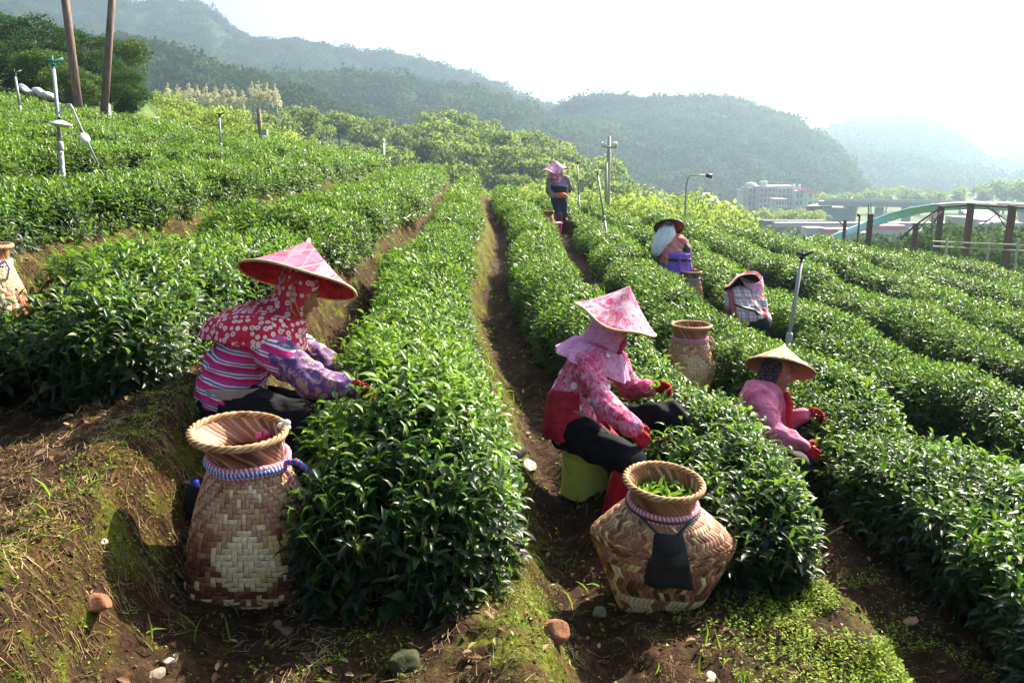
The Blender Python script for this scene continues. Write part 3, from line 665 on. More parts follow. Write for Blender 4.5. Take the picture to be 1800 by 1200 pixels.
def build_trees(spur):
    g = np.random.default_rng(3)
    broad = [tree_meshes(200 + i, 9, 4.6, 20, 1500, .34, t_) for i, t_ in enumerate((.28, .42, .60, .35))]
    light = [tree_meshes(220 + i, 7, 2.6, 16, 1300, .36, t_, tall=True) for i, t_ in enumerate((.66, .80, .58))]
    fine = [tree_meshes(280 + i, 7, 3.0, 22, 6000, .17, t_) for i, t_ in enumerate((.85, .95, .70, .60))]
    garden = [tree_meshes(290 + i, 7, 3.0, 22, 7000, .15, t_) for i, t_ in enumerate((.55, .80))]
    for tm, cm in garden: cm.materials.clear(); cm.materials.append(FARC)
    pine = [tree_meshes(240, 10, 2.4, 26, 1400, .42, .62, tall=True, conical=True)]
    pos, npx = spur
    labs = ["rounded broadleaf tree in the wood on the near wooded hill", "sunlit yellow green tree in the wood on the near wooded hill"]
    cells = []
    for i in range(26):
        for j in range(7):
            cells.append(((i + g.uniform(.1, .9)) / 26, (j + g.uniform(.1, .9)) / 7))
    for fi, ft in cells:
        pxv = 250 + fi * 870
        p = pos(np.array([fi * (npx - 1)]), np.array([.12 + ft * .92]))[0]
        if pxv < 470 and ft < .75 and g.uniform() < .55:
            continue
        lt = g.uniform() < (.45 if ft < .35 else .12)
        ms = (light if lt else broad)[g.integers(0, 3 if lt else 4)]
        s = g.uniform(.6, 1.08)
        place_tree("broadleaf_tree", ms, (p[0], p[1], p[2] - .5), s, g.uniform(0, 6), labs[1 if lt else 0], ("sunlit " if lt else "") + "trees on the near wooded hill")
    # pale, nearly bare trees in a line
    pale = leaf_mat("bare_twigs", [(0, (.58, .55, .36)), (1, (.80, .76, .50))], trans=.2, rough=.9, tcol=(.5, .45, .2), spec=.1)
    pm = []
    for i in range(3):
        tm, cm = tree_meshes(260 + i, 9, 3.2, 26, 1500, .45, .5, tall=True, conical=True); cm.materials.clear(); cm.materials.append(pale); tm.materials.clear(); tm.materials.append(pale); pm.append((tm, cm))
    for i, (px, py) in enumerate([(298, 186), (315, 188), (334, 184), (350, 190), (366, 186), (382, 190), (398, 188), (412, 192), (428, 196), (446, 192), (458, 190), (472, 192), (486, 196)]):
        p = P(px, py, 140); place_tree("bare_tree", pm[i % 3], (p.x, p.y, p.z - .5), .52 if i < 9 else .62, i * 1.3, "pale leafless tree below the mountain, %s in the line from the left" % ORD[i], "pale bare trees below the mountain")
    # valley trees beyond the field
    for i, (px, top, zc, k) in enumerate([(905, 318, 62, 2), (925, 300, 66, 0), (950, 286, 70, 0), (936, 312, 58, 1), (1000, 305, 75, 2), (1040, 296, 80, 3), (1095, 286, 78, 4), (1120, 302, 66, 0), (1150, 290, 84, 4), (1175, 296, 90, 3), (1110, 318, 60, 1),
                                         (1165, 318, 62, 2), (1200, 322, 66, 0), (1235, 318, 70, 1), (1262, 334, 74, 0), (1285, 340, 80, 1), (1080, 312, 70, 2), (1140, 330, 55, 0), (860, 304, 60, 4), (830, 306, 58, 3), (700, 276, 52, 0), (740, 284, 50, 1), (650, 280, 48, 0), (1220, 342, 58, 0), (985, 330, 55, 1)]):
        if i == 0: vo = order([905, 925, 950, 936, 1000, 1040, 1095, 1120, 1150, 1175, 1110, 1165, 1200, 1235, 1262, 1285, 1080, 1140, 860, 830, 700, 740, 650, 1220, 985])
        p = P(px, top, zc); gd = gz(p.x, p.y, False); h = max(2.0, p.z - gd) * .84
        ms = fine[k % 4]; hh = 7
        s = h / hh; sxy = s * 1.0
        place_tree("valley_tree", ms, (p.x, p.y, gd), sxy, i * 2.1, "light green valley tree beyond the tea crest, %s of them from the left" % ORD[vo[i]], "light green trees beyond the crest", sz=s)
    # street trees before the village
    for i, px in enumerate(range(1300, 1450, 13)):
        p = P(px, 352 + (i % 3) * 2, 205 + (i % 2) * 8); h = p.z + 20
        place_tree("street_tree", light[i % 3], (p.x, p.y, -20), h / 8.6 * 1.1, i * 1.7, "round street tree before the village houses, %s in the row from the left" % ORD[i], "street trees before the village", sz=h / 8.8)
    for i, (px, py, zc) in enumerate([(1530, 338, 330), (1560, 334, 340), (1590, 332, 350), (1620, 336, 330), (1650, 340, 320), (1500, 342, 300), (1690, 334, 340), (1730, 328, 340), (1770, 322, 330), (1800, 318, 320), (1840, 318, 310), (1450, 345, 290), (1475, 347, 300)]):
        if i == 0: vo = order([1530, 1560, 1590, 1620, 1650, 1500, 1690, 1730, 1770, 1800, 1840, 1450, 1475])
        p = P(px, py, zc); h = max(4, p.z + 20)
        place_tree("riverside_tree", broad[i % 4], (p.x, p.y, -20), h / 8.5 * 1.1, i, "hazy tree beyond the concrete viaduct, %s from the left" % ORD[vo[i]], "hazy trees beyond the viaduct", sz=h / 8.5)
    # garden behind the arched canopy
    for i, (px, py, zc) in enumerate([(1580, 402, 48), (1628, 398, 50), (1672, 392, 52), (1700, 402, 44), (1690, 386, 54), (1745, 392, 52), (1768, 384, 55), (1800, 392, 46), (1640, 412, 44), (1720, 410, 42), (1775, 416, 40), (1560, 412, 44), (1830, 386, 50)]):
        if i == 0: vo = order([1580, 1628, 1672, 1700, 1690, 1745, 1768, 1800, 1640, 1720, 1775, 1560, 1830])
        p = P(px, py, zc); gd = gz(p.x, p.y, False); h = max(1.5, p.z - gd)
        place_tree("garden_tree", garden[i % 2], (p.x, p.y, gd - .4), max(h / 7, .4), i * 1.1, "dark leafy tree behind the brown canopy pillars, %s from the left" % ORD[vo[i]], "trees behind the canopy pillars", sz=h / 7.4)
    # the big dark trees at the upper left
    big = [tree_meshes(300 + i, 8, 3.4, 34, 12000, .15, t_, tall=True) for i, t_ in enumerate((.42, .60, .85))]
    for tm, cm in big: cm.materials.clear(); cm.materials.append(FARC)
    L = [(-20, 30, 44, 0, 1.0, "dark spreading tree at the far left edge of the field"), (45, 38, 42, 1, 1.0, "dense tree second from the left edge behind the tea"),
         (105, 52, 40, 0, .95, "tall dense tree right behind the left wooden pole"), (160, 62, 42, 1, 1.0, "broad tree between the two wooden poles"),
         (205, 72, 46, 2, 1.0, "yellow green tree just right of the second wooden pole"), (130, 120, 36, 2, .7, "lower tree in front of the tall trees at the left"),
         (215, 125, 38, 1, .62, "smaller tree at the right end of the dark tree group"), (60, 90, 37, 2, .8, "sunlit tree under the tall trees at far left"), (20, 75, 38, 0, .8, "shaded tree above the white sheets at far left")]
    for i, (px, py, zc, k, s, lab) in enumerate(L):
        p = P(px, py, zc); gd = gz(p.x, p.y, False); h = p.z - gd
        place_tree("leafy_tree", big[k], (p.x, p.y, gd - .1), s * max(h / 7.6, .62), i * 1.9, lab, None, sz=h / 7.9)
    # bright bamboo and shrubs on the slope
    shrub = [tree_meshes(320 + i, 3.2, 1.7, 12, 1600, .24, t_) for i, t_ in enumerate((.92, .8, 1.0))]
    sl, nsl = ridge("slope", [(120, 215, 80), (200, 215, 78), (250, 216, 76), (300, 234, 72), (350, 252, 68), (400, 272, 62), (440, 288, 58), (480, 305, 54), (520, 320, 50)], 36, -5, 1.2, 0, .4, 19)
    for i in range(170):
        p = sl(np.array([(nsl - 1.01) * g.uniform() ** (1.0 if i % 2 else 2.2)]), np.array([.2 + .82 * g.uniform() ** .6]))[0]
        place_tree("sunlit_shrub", shrub[i % 3], (p[0], p[1], p[2] - .3), g.uniform(.7, 1.35), i, "bright yellow green shrub on the slope right of the dark trees", "bright shrubs on the slope")

# ------------------------------------------------------------------ poles, pipes, lamps
PIPE = plain("galvanised_pipe", (.33, .33, .33), .5, .18, 30, .15, .002)
DARKP = plain("dark_plastic", (.03, .035, .04), .5, .2, 30, 0)
TEAL = plain("teal_plastic", (.03, .22, .20), .5, .2, 30, 0)
WHITE = plain("white_enamel", (.78, .78, .74), .4, .06, 12, .1, .002)
WOODP = NT("pole_wood"); f = WOODP.noise(6, 6)
mp = WOODP.new("ShaderNodeMapping"); mp.inputs["Scale"].default_value = (1, 1, .06); WOODP.l.new(WOODP.coord(), mp.inputs[0])
f = WOODP.noise(22, 6, mp.outputs[0]); WOODP.col(WOODP.ramp(f, [(.3, (.10, .062, .048)), (.6, (.25, .17, .135)), (.8, (.38, .29, .24))])); WOODP.rough(.85, .2); WOODP.bump(f, .5, .02)
CONC = plain("concrete", (.36, .33, .28), .85, .15, 5, .3, .01)
def sprinkler(px0, py0, px1, py1, zc, rad, label, head=DARKP, clamp=True, zc1=None):
    a = P(px0, py0, zc); b = P(px1, py1, zc1 or zc); gd = gz(a.x, a.y, False)
    d = (b - a).normalized(); a2 = a + d * ((gd - .05 - a.z) / d.z) if d.z > .3 else a
    r = empty("sprinkler_pipe", (a2.x, a2.y, a2.z), label, "sprinkler", "irrigation sprinkler pipes in the tea")
    L = (b - a2).length; md = a2 + d * (L * .52)
    MB().tube([a2, md], rad, 10).build("lower_pipe", PIPE, r); MB().tube([md - d * .02, b], rad * .8, 10).build("upper_pipe", PIPE, r)
    if clamp:
        MB().tube([md - d * rad * 2, md - d * rad * .9, md + d * rad * .9, md + d * rad * 2], [rad * 1.15, rad * 1.35, rad * 1.35, rad * 1.15], 10).build("coupling", PIPE, r)
    s = rad / .022
    M = d.to_track_quat('Z', 'Y').to_matrix()
    h = MB().tube([b - d * .03 * s, b + d * .05 * s], [.014 * s, .012 * s], 8); h.lathe([(.001, .03 * s), (.024 * s, .035 * s), (.024 * s, .055 * s), (.001, .06 * s)], b, M, 12)
    h.tube([b + M @ Vector((-.09 * s, 0, .11 * s)), b + M @ Vector((-.02 * s, 0, .07 * s)), b + M @ Vector((.05 * s, 0, .085 * s))], [.012 * s, .016 * s, .010 * s], 8)
    h.tube([b + d * .04 * s, b + d * .13 * s], [.007 * s, .005 * s], 6); h.build("sprinkler_head", head, r)
    return r
def utility_pole(pts, r0, r1, mat, label, arm=None, name="utility_pole"):
    a, b = Vector(pts[0]), Vector(pts[1]); r = empty(name, a, label, "utility pole")
    MB().tube([a, (a + b) / 2, b], [r0, (r0 + r1) / 2, r1], 14).build("pole", mat, r)
    return r
def build_poles():
    sprinkler(110, 300, 94, 122, 8.3, .024, "near grey sprinkler pipe with teal head and a white lamp hanging beside it", TEAL)
    # bent pipe with insect lamp
    r = empty("lamp_pipe", P(170, 282, 8.4), "thin bent pipe with a white disc lamp at the upper left", "lamp")
    pts = [P(104, 200, 8.25), P(111, 190, 8.3), P(117, 184, 8.3), P(123, 184, 8.3), P(128, 192, 8.3), P(140, 220, 8.35), P(152, 246, 8.4), P(172, 288, 8.45)]
    MB().tube(pts, .011, 8).build("bent_pipe", PIPE, r)
    c = P(149, 243, 8.35); M = Vector((.75, -.6, .35)).to_track_quat('Z', 'Y').to_matrix()
    MB().lathe([(.001, .016), (.03, .012), (.055, 0), (.052, -.006), (.001, -.005)], c, M, 20).build("disc_shade", WHITE, r)
    r = empty("clamped_lamp", P(106, 218, 8.2), "white conical lamp shade clamped on the near grey pipe", "lamp")
    MB().lathe([(.001, .04), (.03, .036), (.11, .002), (.112, -.004), (.05, -.03), (.001, -.035)], P(106, 218, 8.2), Matrix.Rotation(.1, 3, 'Y'), 24).build("shade", WHITE, r)
    MB().lathe([(.001, .07), (.02, .068), (.02, .038), (.001, .036)], P(106, 218, 8.2), None, 12).build("socket", DARKP, r)
    sprinkler(35, 187, 27, 136, 19, .035, "short pipe with dark head at the far left edge", DARKP, False)
    sprinkler(276, 240, 273, 216, 22, .03, "tiny pale pipe right of the two wooden poles", PIPE, False)
    sprinkler(389, 283, 386, 208, 17, .026, "slim white pipe left of the twin post, standing on the crest", DARKP)
    sprinkler(563, 282, 562, 248, 29, .03, "thin faint pipe on the crest right of the twin post", DARKP, False)
    sprinkler(1017, 333, 1015, 291, 23, .026, "pale pipe on the crest just right of the standing picker", DARKP, False)
    sprinkler(1063, 392, 1051, 310, 15.5, .024, "leaning pipe with red and black head below the concrete pole", DARKP)
    sprinkler(1386, 600, 1408, 462, 6.6, .021, "thick leaning grey pipe behind the straw hat", DARKP)
    # two wooden poles cut by the top edge
    for (pa, pb, zc, r0, r1, lab) in (((141, 214), (100, -120), 26, .14, .11, "left wooden pole with an orange weathered foot, leaning left"), ((178, 222), (205, -120), 25, .125, .095, "right wooden pole leaning right, white box at its foot")):
        a = P(*pa, zc); b = P(*pb, zc - .5); gd = gz(a.x, a.y, False); a.z = min(a.z, gd)
        utility_pole((a, b), r0, r1, WOODP.m, lab)
    c = P(187, 197, 25.2); MB().lathe([(.001, .27), (.11, .25), (.13, .2), (.13, -.2), (.11, -.27), (.001, -.28)], c, None, 16).build("white_canister", WHITE)
    tag(bpy.data.objects["white_canister"], "white canister fixed beside the right wooden pole", "canister")
    # twin post
    r = empty("twin_post", P(462, 275, 36), "brown twin utility post with a grey box among the trees", "utility pole")
    a = P(461, 275, 36); gd = gz(a.x, a.y, False)
    for k, (u0, u1, tp) in enumerate(((455, 463, 192), (452, 459, 195))):
        b = P(u0, tp, 36); MB().tube([Vector((P(u1, 275, 36).x, a.y + k * .15, gd - .3)), b + Vector((0, k * .15, 0))], [.085, .07], 8).build("post", WOODP.m, r)
    MB().box(P(465, 237, 35.8), (.28, .25, .45)).build("transformer_box", PIPE, r, False)
    # small lamp posts in the distance
    for (px, t_, b_, zc, lab) in ((674, 248, 276, 60, "small white garden lamp among the trees left of centre"),):
        p = P(px, b_, zc); q = P(px, t_, zc); r = empty("garden_lamp", p, lab, "lamp"); MB().tube([Vector((p.x, p.y, gz(p.x, p.y, False))), q], .07, 8).build("post", WHITE, r)
        MB().ball(q, (.13, .13, .18)).build("lamp_globe", WHITE, r)
    # concrete pole with cross arm
    zc = 44; b = P(1069, 345, zc); t_ = P(1071, 240, zc); r = empty("concrete_pole", b, "concrete utility pole with a cross arm and insulators", "utility pole")
    MB().tube([Vector((b.x, b.y, gz(b.x, b.y, False) - .2)), P(1070, 285, zc), t_], [.15, .115, .085], 12).build("pole", CONC, r)
    MB().tube([P(1065, 355, zc - .3), P(1066, 286, zc - .3)], [.09, .07], 8).build("cable_duct", CONC, r)
    MB().tube([P(1057, 257, zc - .2), P(1084, 260, zc - .2)], .06, 6).build("cross_arm", CONC, r)
    for px in (1058, 1063, 1079, 1083):
        MB().lathe([(.05, 0), (.10, .04), (.06, .1), (.10, .14), (.06, .2), (.03, .26), (.001, .27)], P(px, 258, zc - .2), None, 10).build("insulator", WHITE, r)
    # street lamp with bent arm
    zc = 42; r = empty("street_lamp", P(1205, 372, zc), "tall grey street lamp with a long horizontal arm", "street lamp"); q = P(1205, 370, zc)
    MB().tube([Vector((q.x, q.y, gz(q.x, q.y, False))), P(1206, 330, zc), P(1209, 314, zc), P(1214, 309, zc), P(1222, 307.5, zc), P(1246, 308, zc)], [.07, .055, .05, .04, .035, .035], 8).build("pole", PIPE, r)
    MB().tube([P(1241, 308.5, zc), P(1251, 310, zc)], [.10, .13], 8).build("lamp_head", DARKP, r)
    # curved white lamp on the left crest
    r = empty("curved_lamp", P(535, 276, 34), "small white lamp with curved neck on the crest", "lamp")
    p = P(546, 284, 34); MB().tube([Vector((p.x, p.y, gz(p.x, p.y, False))), P(545, 268, 34), P(541, 264, 34), P(534, 266, 34), P(531, 271, 34)], .035, 6).build("neck", PIPE, r)
    MB().lathe([(.001, .12), (.10, .1), (.26, -.05), (.24, -.07), (.001, -.04)], P(531, 274, 34), Matrix.Rotation(-.4, 3, 'Y'), 16).build("shade", WHITE, r)
    # dark poles right of the village
    for (px, t_, b_, zc, rr, lab) in ((1528, 376, 430, 34, .09, "dark square post with two rods in front of the turquoise canopy"), (1484, 387, 425, 40, .06, "thin dark post with a side bracket left of the turquoise canopy"), (1509, 378, 425, 38, .03, "thin grey rod with a lamp before the canopy")):
        p = P(px, b_, zc); q = P(px, t_, zc); r = empty("post", p, lab, "post"); MB().box((p + q) / 2 + Vector((0, 0, -.8)), (rr * 2, rr * 2, (q - p).length + 1.6)).build("shaft", RUST, r, False)
        if px == 1528:
            for dx in (-1.5, 3): MB().tube([P(px + dx, 380, zc), P(px + dx, 358, zc)], .02, 6).build("rod", RUST, r)
        if px == 1484: MB().tube([P(px, 396, zc), P(1473, 388, zc)], .03, 6).build("bracket", RUST, r)
        if px == 1509: MB().ball(P(px, 378, zc), .08).build("lamp_globe", DARKP, r)

RUST = plain("rusty_steel", (.105, .045, .032), .8, .4, 8, .4, .01)
GLASS = plain("dark_window", (.10, .12, .14), .3, .2, 3, 0)
def facade(name, px0, px1, ptop, zc, depth, wall, floors, cols, label, roof=None, roofh=.5, cat="building", zb=-20.0, seed=0):
    a = P(px0, ptop, zc); b = P(px1, ptop, zc); w = b.x - a.x; h = a.z - zb; cx = (a.x + b.x) / 2; y = a.y
    r = empty(name, (cx, y, zb), label, cat)
    MB().box((cx, y + depth / 2, zb + h / 2), (w, depth, h)).build("wall", wall, r, False)
    g = np.random.default_rng(seed); fh = h / floors
    for i in range(floors):
        if i: MB().box((cx, y - .25, zb + fh * i), (w * 1.02, .7, .22)).build("balcony_ledge", wall, r, False)
        for j in range(cols):
            ww = w / cols; x = a.x + ww * (j + .5)
            m = MB().box((x, y - .03, zb + fh * (i + .55)), (ww * .55, .1, fh * .5)).build("window", GLASS, r, False)
    if roof is not None: MB().box((cx, y + depth / 2, zb + h + roofh / 2 + .01), (w * 1.06, depth * 1.06, roofh)).build("roof", roof, r, False)
    return r, (cx, y, zb + h, w)
def build_village():
    g = np.random.default_rng(8)
    wht = plain("white_render", (.58, .56, .56), .8, .12, .4, 0); gry = plain("grey_render", (.42, .40, .41), .8, .2, .4, 0); bei = plain("beige_render", (.52, .44, .38), .8, .2, .4, 0)
    pinkr = plain("pink_roof_sheet", (.62, .16, .26), .6, .2, .5, 0); grn = plain("pale_green_render", (.58, .70, .48), .8, .1, .5, 0); blu = plain("pale_blue_render", (.45, .62, .70), .8, .1, .5, 0)
    r, q = facade("house", 1307, 1322, 336, 338, 10, wht, 4, 2, "narrow white house at the left end of the village row", gry)
    r, q = facade("house", 1316, 1338, 330, 332, 12, gry, 4, 3, "grey house with a curved white roof at the left of the village", None)
    MB().lathe([(q[3] / 2 * 1.05, 0), (q[3] / 2, 1.0), (q[3] / 3, 1.9), (.01, 2.2)], (q[0], q[1] + 6, q[2]), None, 20).build("curved_roof", wht, r)
    r, q = facade("house", 1336, 1364, 330, 326, 12, bei, 5, 4, "tall beige house carrying two white water tanks", gry)
    for px in (1341, 1347): MB().lathe([(.9, 0), (.9, 1.9), (.5, 2.2), (.001, 2.25)], P(px, 329, 328) + Vector((0, 2, .3)), None, 14).build("water_tank", wht, r)
    r, q = facade("house", 1360, 1397, 331, 334, 12, gry, 4, 5, "wide house with a long white roof in the middle of the village", wht, 1.1)
    r, q = facade("house", 1399, 1421, 338, 330, 12, blu, 3, 3, "pale blue house with a pink roof edge", pinkr, .6)
    for px in (1395, 1405): MB().tube([P(px, 340, 329), P(px, 324, 329)], .5, 8).build("chimney", wht, r)
    r, q = facade("house", 1420, 1441, 338, 324, 12, grn, 3, 2, "pale green house with a sloping pink roof at the right end of the village", None)
    w = q[3]; MB().add([(q[0] - w * .56, q[1] - .8, q[2]), (q[0] + w * .56, q[1] - .8, q[2] - .8), (q[0] + w * .56, q[1] + 13, q[2] - .8), (q[0] - w * .56, q[1] + 13, q[2]), (q[0] - w * .56, q[1] - .8, q[2] + 1.6), (q[0] + w * .56, q[1] - .8, q[2] + .2), (q[0] + w * .56, q[1] + 13, q[2] + .2), (q[0] - w * .56, q[1] + 13, q[2] + 1.6)],
        [(0, 3, 2, 1), (4, 5, 6, 7), (0, 1, 5, 4), (1, 2, 6, 5), (2, 3, 7, 6), (3, 0, 4, 7)]).build("roof", pinkr, r, False)
    facade("house", 1364, 1384, 352, 300, 8, wht, 3, 4, "low white house with a red roof in front of the village", pinkr, .5)
    facade("hillside_house", 1470, 1492, 296, 720, 16, wht, 2, 5, "low white house on the hazy hill beyond the village", wht, zb=-12, seed=2)
    facade("hillside_house", 1500, 1545, 297, 740, 16, gry, 2, 8, "long grey house on the hazy hill beyond the village", wht, zb=-12, seed=3)
    facade("hillside_house", 1546, 1562, 291, 735, 16, wht, 3, 3, "taller white house at the right on the hazy hill", wht, zb=-12, seed=4)
    facade("booth", 1278, 1287, 361, 150, 3, wht, 1, 1, "small white booth left of the street trees", gry, .3)
    # hut with a pale hipped roof
    r, q = facade("hut", 1238, 1258, 352, 130, 5, bei, 2, 2, "hut with a pale pointed roof right of the street lamp", None)
    c = Vector((q[0], q[1] + 2.5, q[2])); w = q[3] * .95
    MB().add([c + Vector((-w, -4, -.3)), c + Vector((w, -4, -.3)), c + Vector((w, 4, -.3)), c + Vector((-w, 4, -.3)), c + Vector((-w * .3, 0, 1.1)), c + Vector((w * .3, 0, 1.1))], [(0, 1, 5, 4), (1, 2, 5), (2, 3, 4, 5), (3, 0, 4), (3, 2, 1, 0)]).build("hipped_roof", wht, r, False)
    # viaduct
    vc = plain("viaduct_concrete", (.34, .33, .34), .85, .15, .5, 0)
    r = empty("viaduct", P(1620, 380, 235), "long concrete viaduct crossing the hazy valley", "bridge")
    a = P(1440, 361, 245); b = P(1900, 361, 215); d = (b - a); d.z = 0; L = d.length; M = Matrix.Rotation(math.atan2(d.y, d.x), 3, 'Z'); mid = (a + b) / 2
    MB().box(mid, (L, 7, 1.3), M=M).build("deck", vc, r, False); MB().box(mid + Vector((0, -3.6, 1.1)), (L, .25, .9), M=M).build("parapet", wht, r, False)
    for k in range(9):
        p = a + (b - a) * ((k + .3) / 9); MB().box((p.x, p.y, (p.z - .6 - 20) / 2), (2.4, 4, p.z - .6 + 20), M=M).build("pier", vc, r, False)
    c = a.lerp(b, .06); MB().box((c.x, c.y - 4, -16), (7, 1, 7), M=M).build("abutment", plain("blue_grey_panel", (.16, .22, .28), .8, .1, .5, 0), r, False)
    # road climbing at left of the viaduct
    rd = plain("far_road", (.55, .53, .50), .9, .1, .5, 0); pts = [(1440, 362, 246), (1462, 356, 290), (1480, 350, 330), (1496, 344, 370)]
    V = []; 
    for (px, py, zc) in pts:
        p = P(px, py, zc); V += [p + Vector((-4, 0, 0)), p + Vector((4, 0, 0)), p + Vector((4, 0, -9)), p + Vector((-4, 0, -9))]
    Fc = [(i * 4 + k, i * 4 + (k + 1) % 4, i * 4 + 4 + (k + 1) % 4, i * 4 + 4 + k) for i in range(3) for k in range(4)]
    o = MB().add(V, Fc).build("road", rd, None, False); tag(o, kind='structure')
    # low market sheds
    for (px0, px1, pt, zc, rf, wl_, lab) in ((1420, 1450, 408, 150, gry, gry, "white roofed shed left of the pink roofed sheds"), (1452, 1500, 410, 148, pinkr, gry, "long shed with a faded pink roof under the viaduct"), (1530, 1590, 404, 150, pinkr, gry, "pink roofed shed seen under the turquoise canopy"),
                                      (1490, 1530, 418, 120, gry, gry, "low white shed before the pink roofed sheds")):
        facade("shed", px0, px1, pt, zc, 3.5, wl_, 2, 5, lab, rf, .8)
    o = MB().box(P(1590, 388, 165) + Vector((0, 3, -1)), (52, 2.5, .9)).build("footbridge", vc, None, False); tag(o, "low grey deck running below the viaduct", "bridge")
    r, q = facade("white_house", 1722, 1762, 386, 75, 6, wht, 2, 3, "white house with a bright sloping roof between the canopy pillars", None, zb=-12)
    w = q[3]; MB().add([(q[0] - w * .6, q[1] - .6, q[2] - .4), (q[0] + w * .5, q[1] - .6, q[2] - .1), (q[0] + w * .5, q[1] + 5, q[2] + 1.5), (q[0] - w * .3, q[1] + 5, q[2] + .9), (q[0] - w * .6, q[1] - .6, q[2] - .6), (q[0] + w * .5, q[1] - .6, q[2] - .3)], [(0, 1, 2, 3), (0, 4, 5, 1)]).build("roof", wht, r, False)
    # cars by the street trees
    carw = plain("white_car_paint", (.8, .8, .8), .3, .05, 1, 0)
    for i, px in enumerate((1389, 1402, 1412)):
        p = P(px, 380, 190); p.z = -14.6 + 0
        r = empty("parked_car", p, ["leftmost of the three white cars parked below the village", "middle one of the three white cars below the village", "rightmost of the three white cars below the village"][i], "car", "cars parked below the village")
        b = MB(); prof = [(-2.1, .35), (-2.1, .85), (-1.3, 1.0), (-.8, 1.45), (.9, 1.45), (1.5, 1.0), (2.1, .85), (2.1, .35)]
        V = [p + Vector((x, sy, z)) for sy in (-.85, .85) for x, z in prof]; n = 8
        b.add(V, [tuple(range(n))[::-1], tuple(range(n, 2 * n))] + [(k, (k + 1) % n, n + (k + 1) % n, n + k) for k in range(n)]); b.build("body", carw, r, False)
        MB().box(p + Vector((0, -.87, 1.2)), (1.6, .03, .35)).build("side_window", GLASS, r, False)
        for dx in (-1.3, 1.3): MB().tube([p + Vector((dx, -.95, .34)), p + Vector((dx, -.7, .34))], .34, 14).build("wheel", DARKP, r)
    o = MB().box(P(1400, 385, 190) + Vector((0, 2, -.9)), (15, 4.5, 1)).build("car_park", plain('car_park_asphalt', (.10, .10, .10), .9, .1, .5, 0), None, False); tag(o, kind='structure')
    # arched turquoise canopy on brown pillars
    r = empty("arched_canopy", P(1707, 440, 36), "long turquoise arched canopy with a white edge on brown pillars", "canopy")
    tq = NT("turquoise_sheet"); tq.col(tq.ramp(tq.noise(1.2, 4), [(.3, (.26, .58, .70)), (.7, (.38, .70, .80))])); tq.rough(.35, .5)
    path = [(1455, 420, 62), (1490, 405, 60), (1530, 390, 57), (1570, 376, 54), (1610, 366, 50), (1650, 360.5, 46), (1700, 358, 42), (1750, 359.5, 38), (1800, 362, 36), (1860, 366, 34), (1940, 373, 32)]
    V = []; nsec = 7
    for (px, py, zc) in path:
        t0 = P(px, py, zc)
        for k in range(nsec):
            th = k / (nsec - 1) * R(85); V.append(t0 + Vector((0, -1.7 * (math.sin(th)) + .8, -.25 * (1 - math.cos(th)) * 1.0 - .02)))
    n = len(path); Fc = [(i * nsec + k, i * nsec + k + 1, (i + 1) * nsec + k + 1, (i + 1) * nsec + k) for i in range(n - 1) for k in range(nsec - 1)]
    o = MB().add(V, Fc).build("roof_sheet", tq.m, r); sm = o.modifiers.new("s", 'SOLIDIFY'); sm.thickness = .05
    MB().tube([P(px, py - 1.5, zc) + Vector((0, -.5, 0)) for (px, py, zc) in path[4:]], .10, 6).build("white_edge", WHITE, r)
    for k in range(1, len(path) - 1):
        MB().tube([Vector(V[k * nsec + j]) + Vector((0, -.03, .04)) for j in range(nsec)], .03, 5).build("roof_rib", WHITE, r)
    for (px, pt, pb, zc, w) in ((1610, 396, 432, 42, .20), (1655, 365, 455, 40, .22), (1707, 361, 470, 37, .23), (1780, 365, 480, 34.5, .23)):
        q = P(px, pt, zc); gd = gz(q.x, q.y, False) - .2; MB().box((q.x, q.y, (q.z + gd) / 2), (w, w, q.z - gd)).build("pillar", RUST, r, False)
        MB().box((q.x, q.y, q.z + .06), (w * 1.25, w * 1.25, .1)).build("cap_plate", RUST, r, False)
    MB().tube([P(1582, 420, 42), P(1610, 395, 42), P(1655, 364, 40), P(1707, 360, 37), P(1780, 364, 34.5), P(1850, 370, 32)], .05, 6).build("edge_beam", RUST, r)
    for (u0, v0, u1, v1) in ((1590, 430, 1640, 376), (1612, 396, 1640, 392), (1640, 376, 1636, 412), (1722, 398, 1752, 376), (1752, 376, 1768, 400), (1735, 362, 1775, 392), (1640, 392, 1655, 372)):
        MB().tube([P(u0, v0, 38), P(u1, v1, 38)], .03, 5).build("brace", RUST, r)
    # wire fence below it
    r = empty("wire_fence", P(1700, 440, 34), "low wire fence with pale rails at the foot of the canopy pillars", "fence")
    for (v0, v1) in ((427, 431), (436, 441)): MB().tube([P(1640, v0 - 3, 39), P(1700, v0, 35), P(1800, v1, 32), P(1900, v1 + 6, 30)], .03, 5).build("rail", CONC, r)
    for px in (1665, 1740, 1791): q = P(px, 420, 34 if px < 1780 else 32); MB().tube([q, Vector((q.x, q.y, gz(q.x, q.y, False)))], .05, 6).build("post", CONC, r)
    # pale sheets at the far left under the trees
    cl = plain("pale_cloth", (.72, .66, .62), .8, .15, 3, .3, .02)
    for i, (px, py, lab) in enumerate(((46, 158, "left pale plastic sheet under the dark trees"), (70, 164, "middle pale plastic sheet under the dark trees"), (86, 170, "right pale plastic sheet under the dark trees"))):
        p = P(px, py, 25); b = MB().ball(p, (.24, .2, .10), 12, Matrix.Rotation(.5, 3, 'Y')); V = np.array(b.v); V += .06 * np.stack([vn(V[:, 0] * 7, V[:, 2] * 9, 3), vn(V[:, 1] * 7, V[:, 0] * 9, 4), vn(V[:, 2] * 9, V[:, 0] * 6, 5)], 1); b.v = [tuple(v) for v in V]
        tag(b.build("plastic_sheet", cl), lab, "sheet", "pale sheets under the trees")
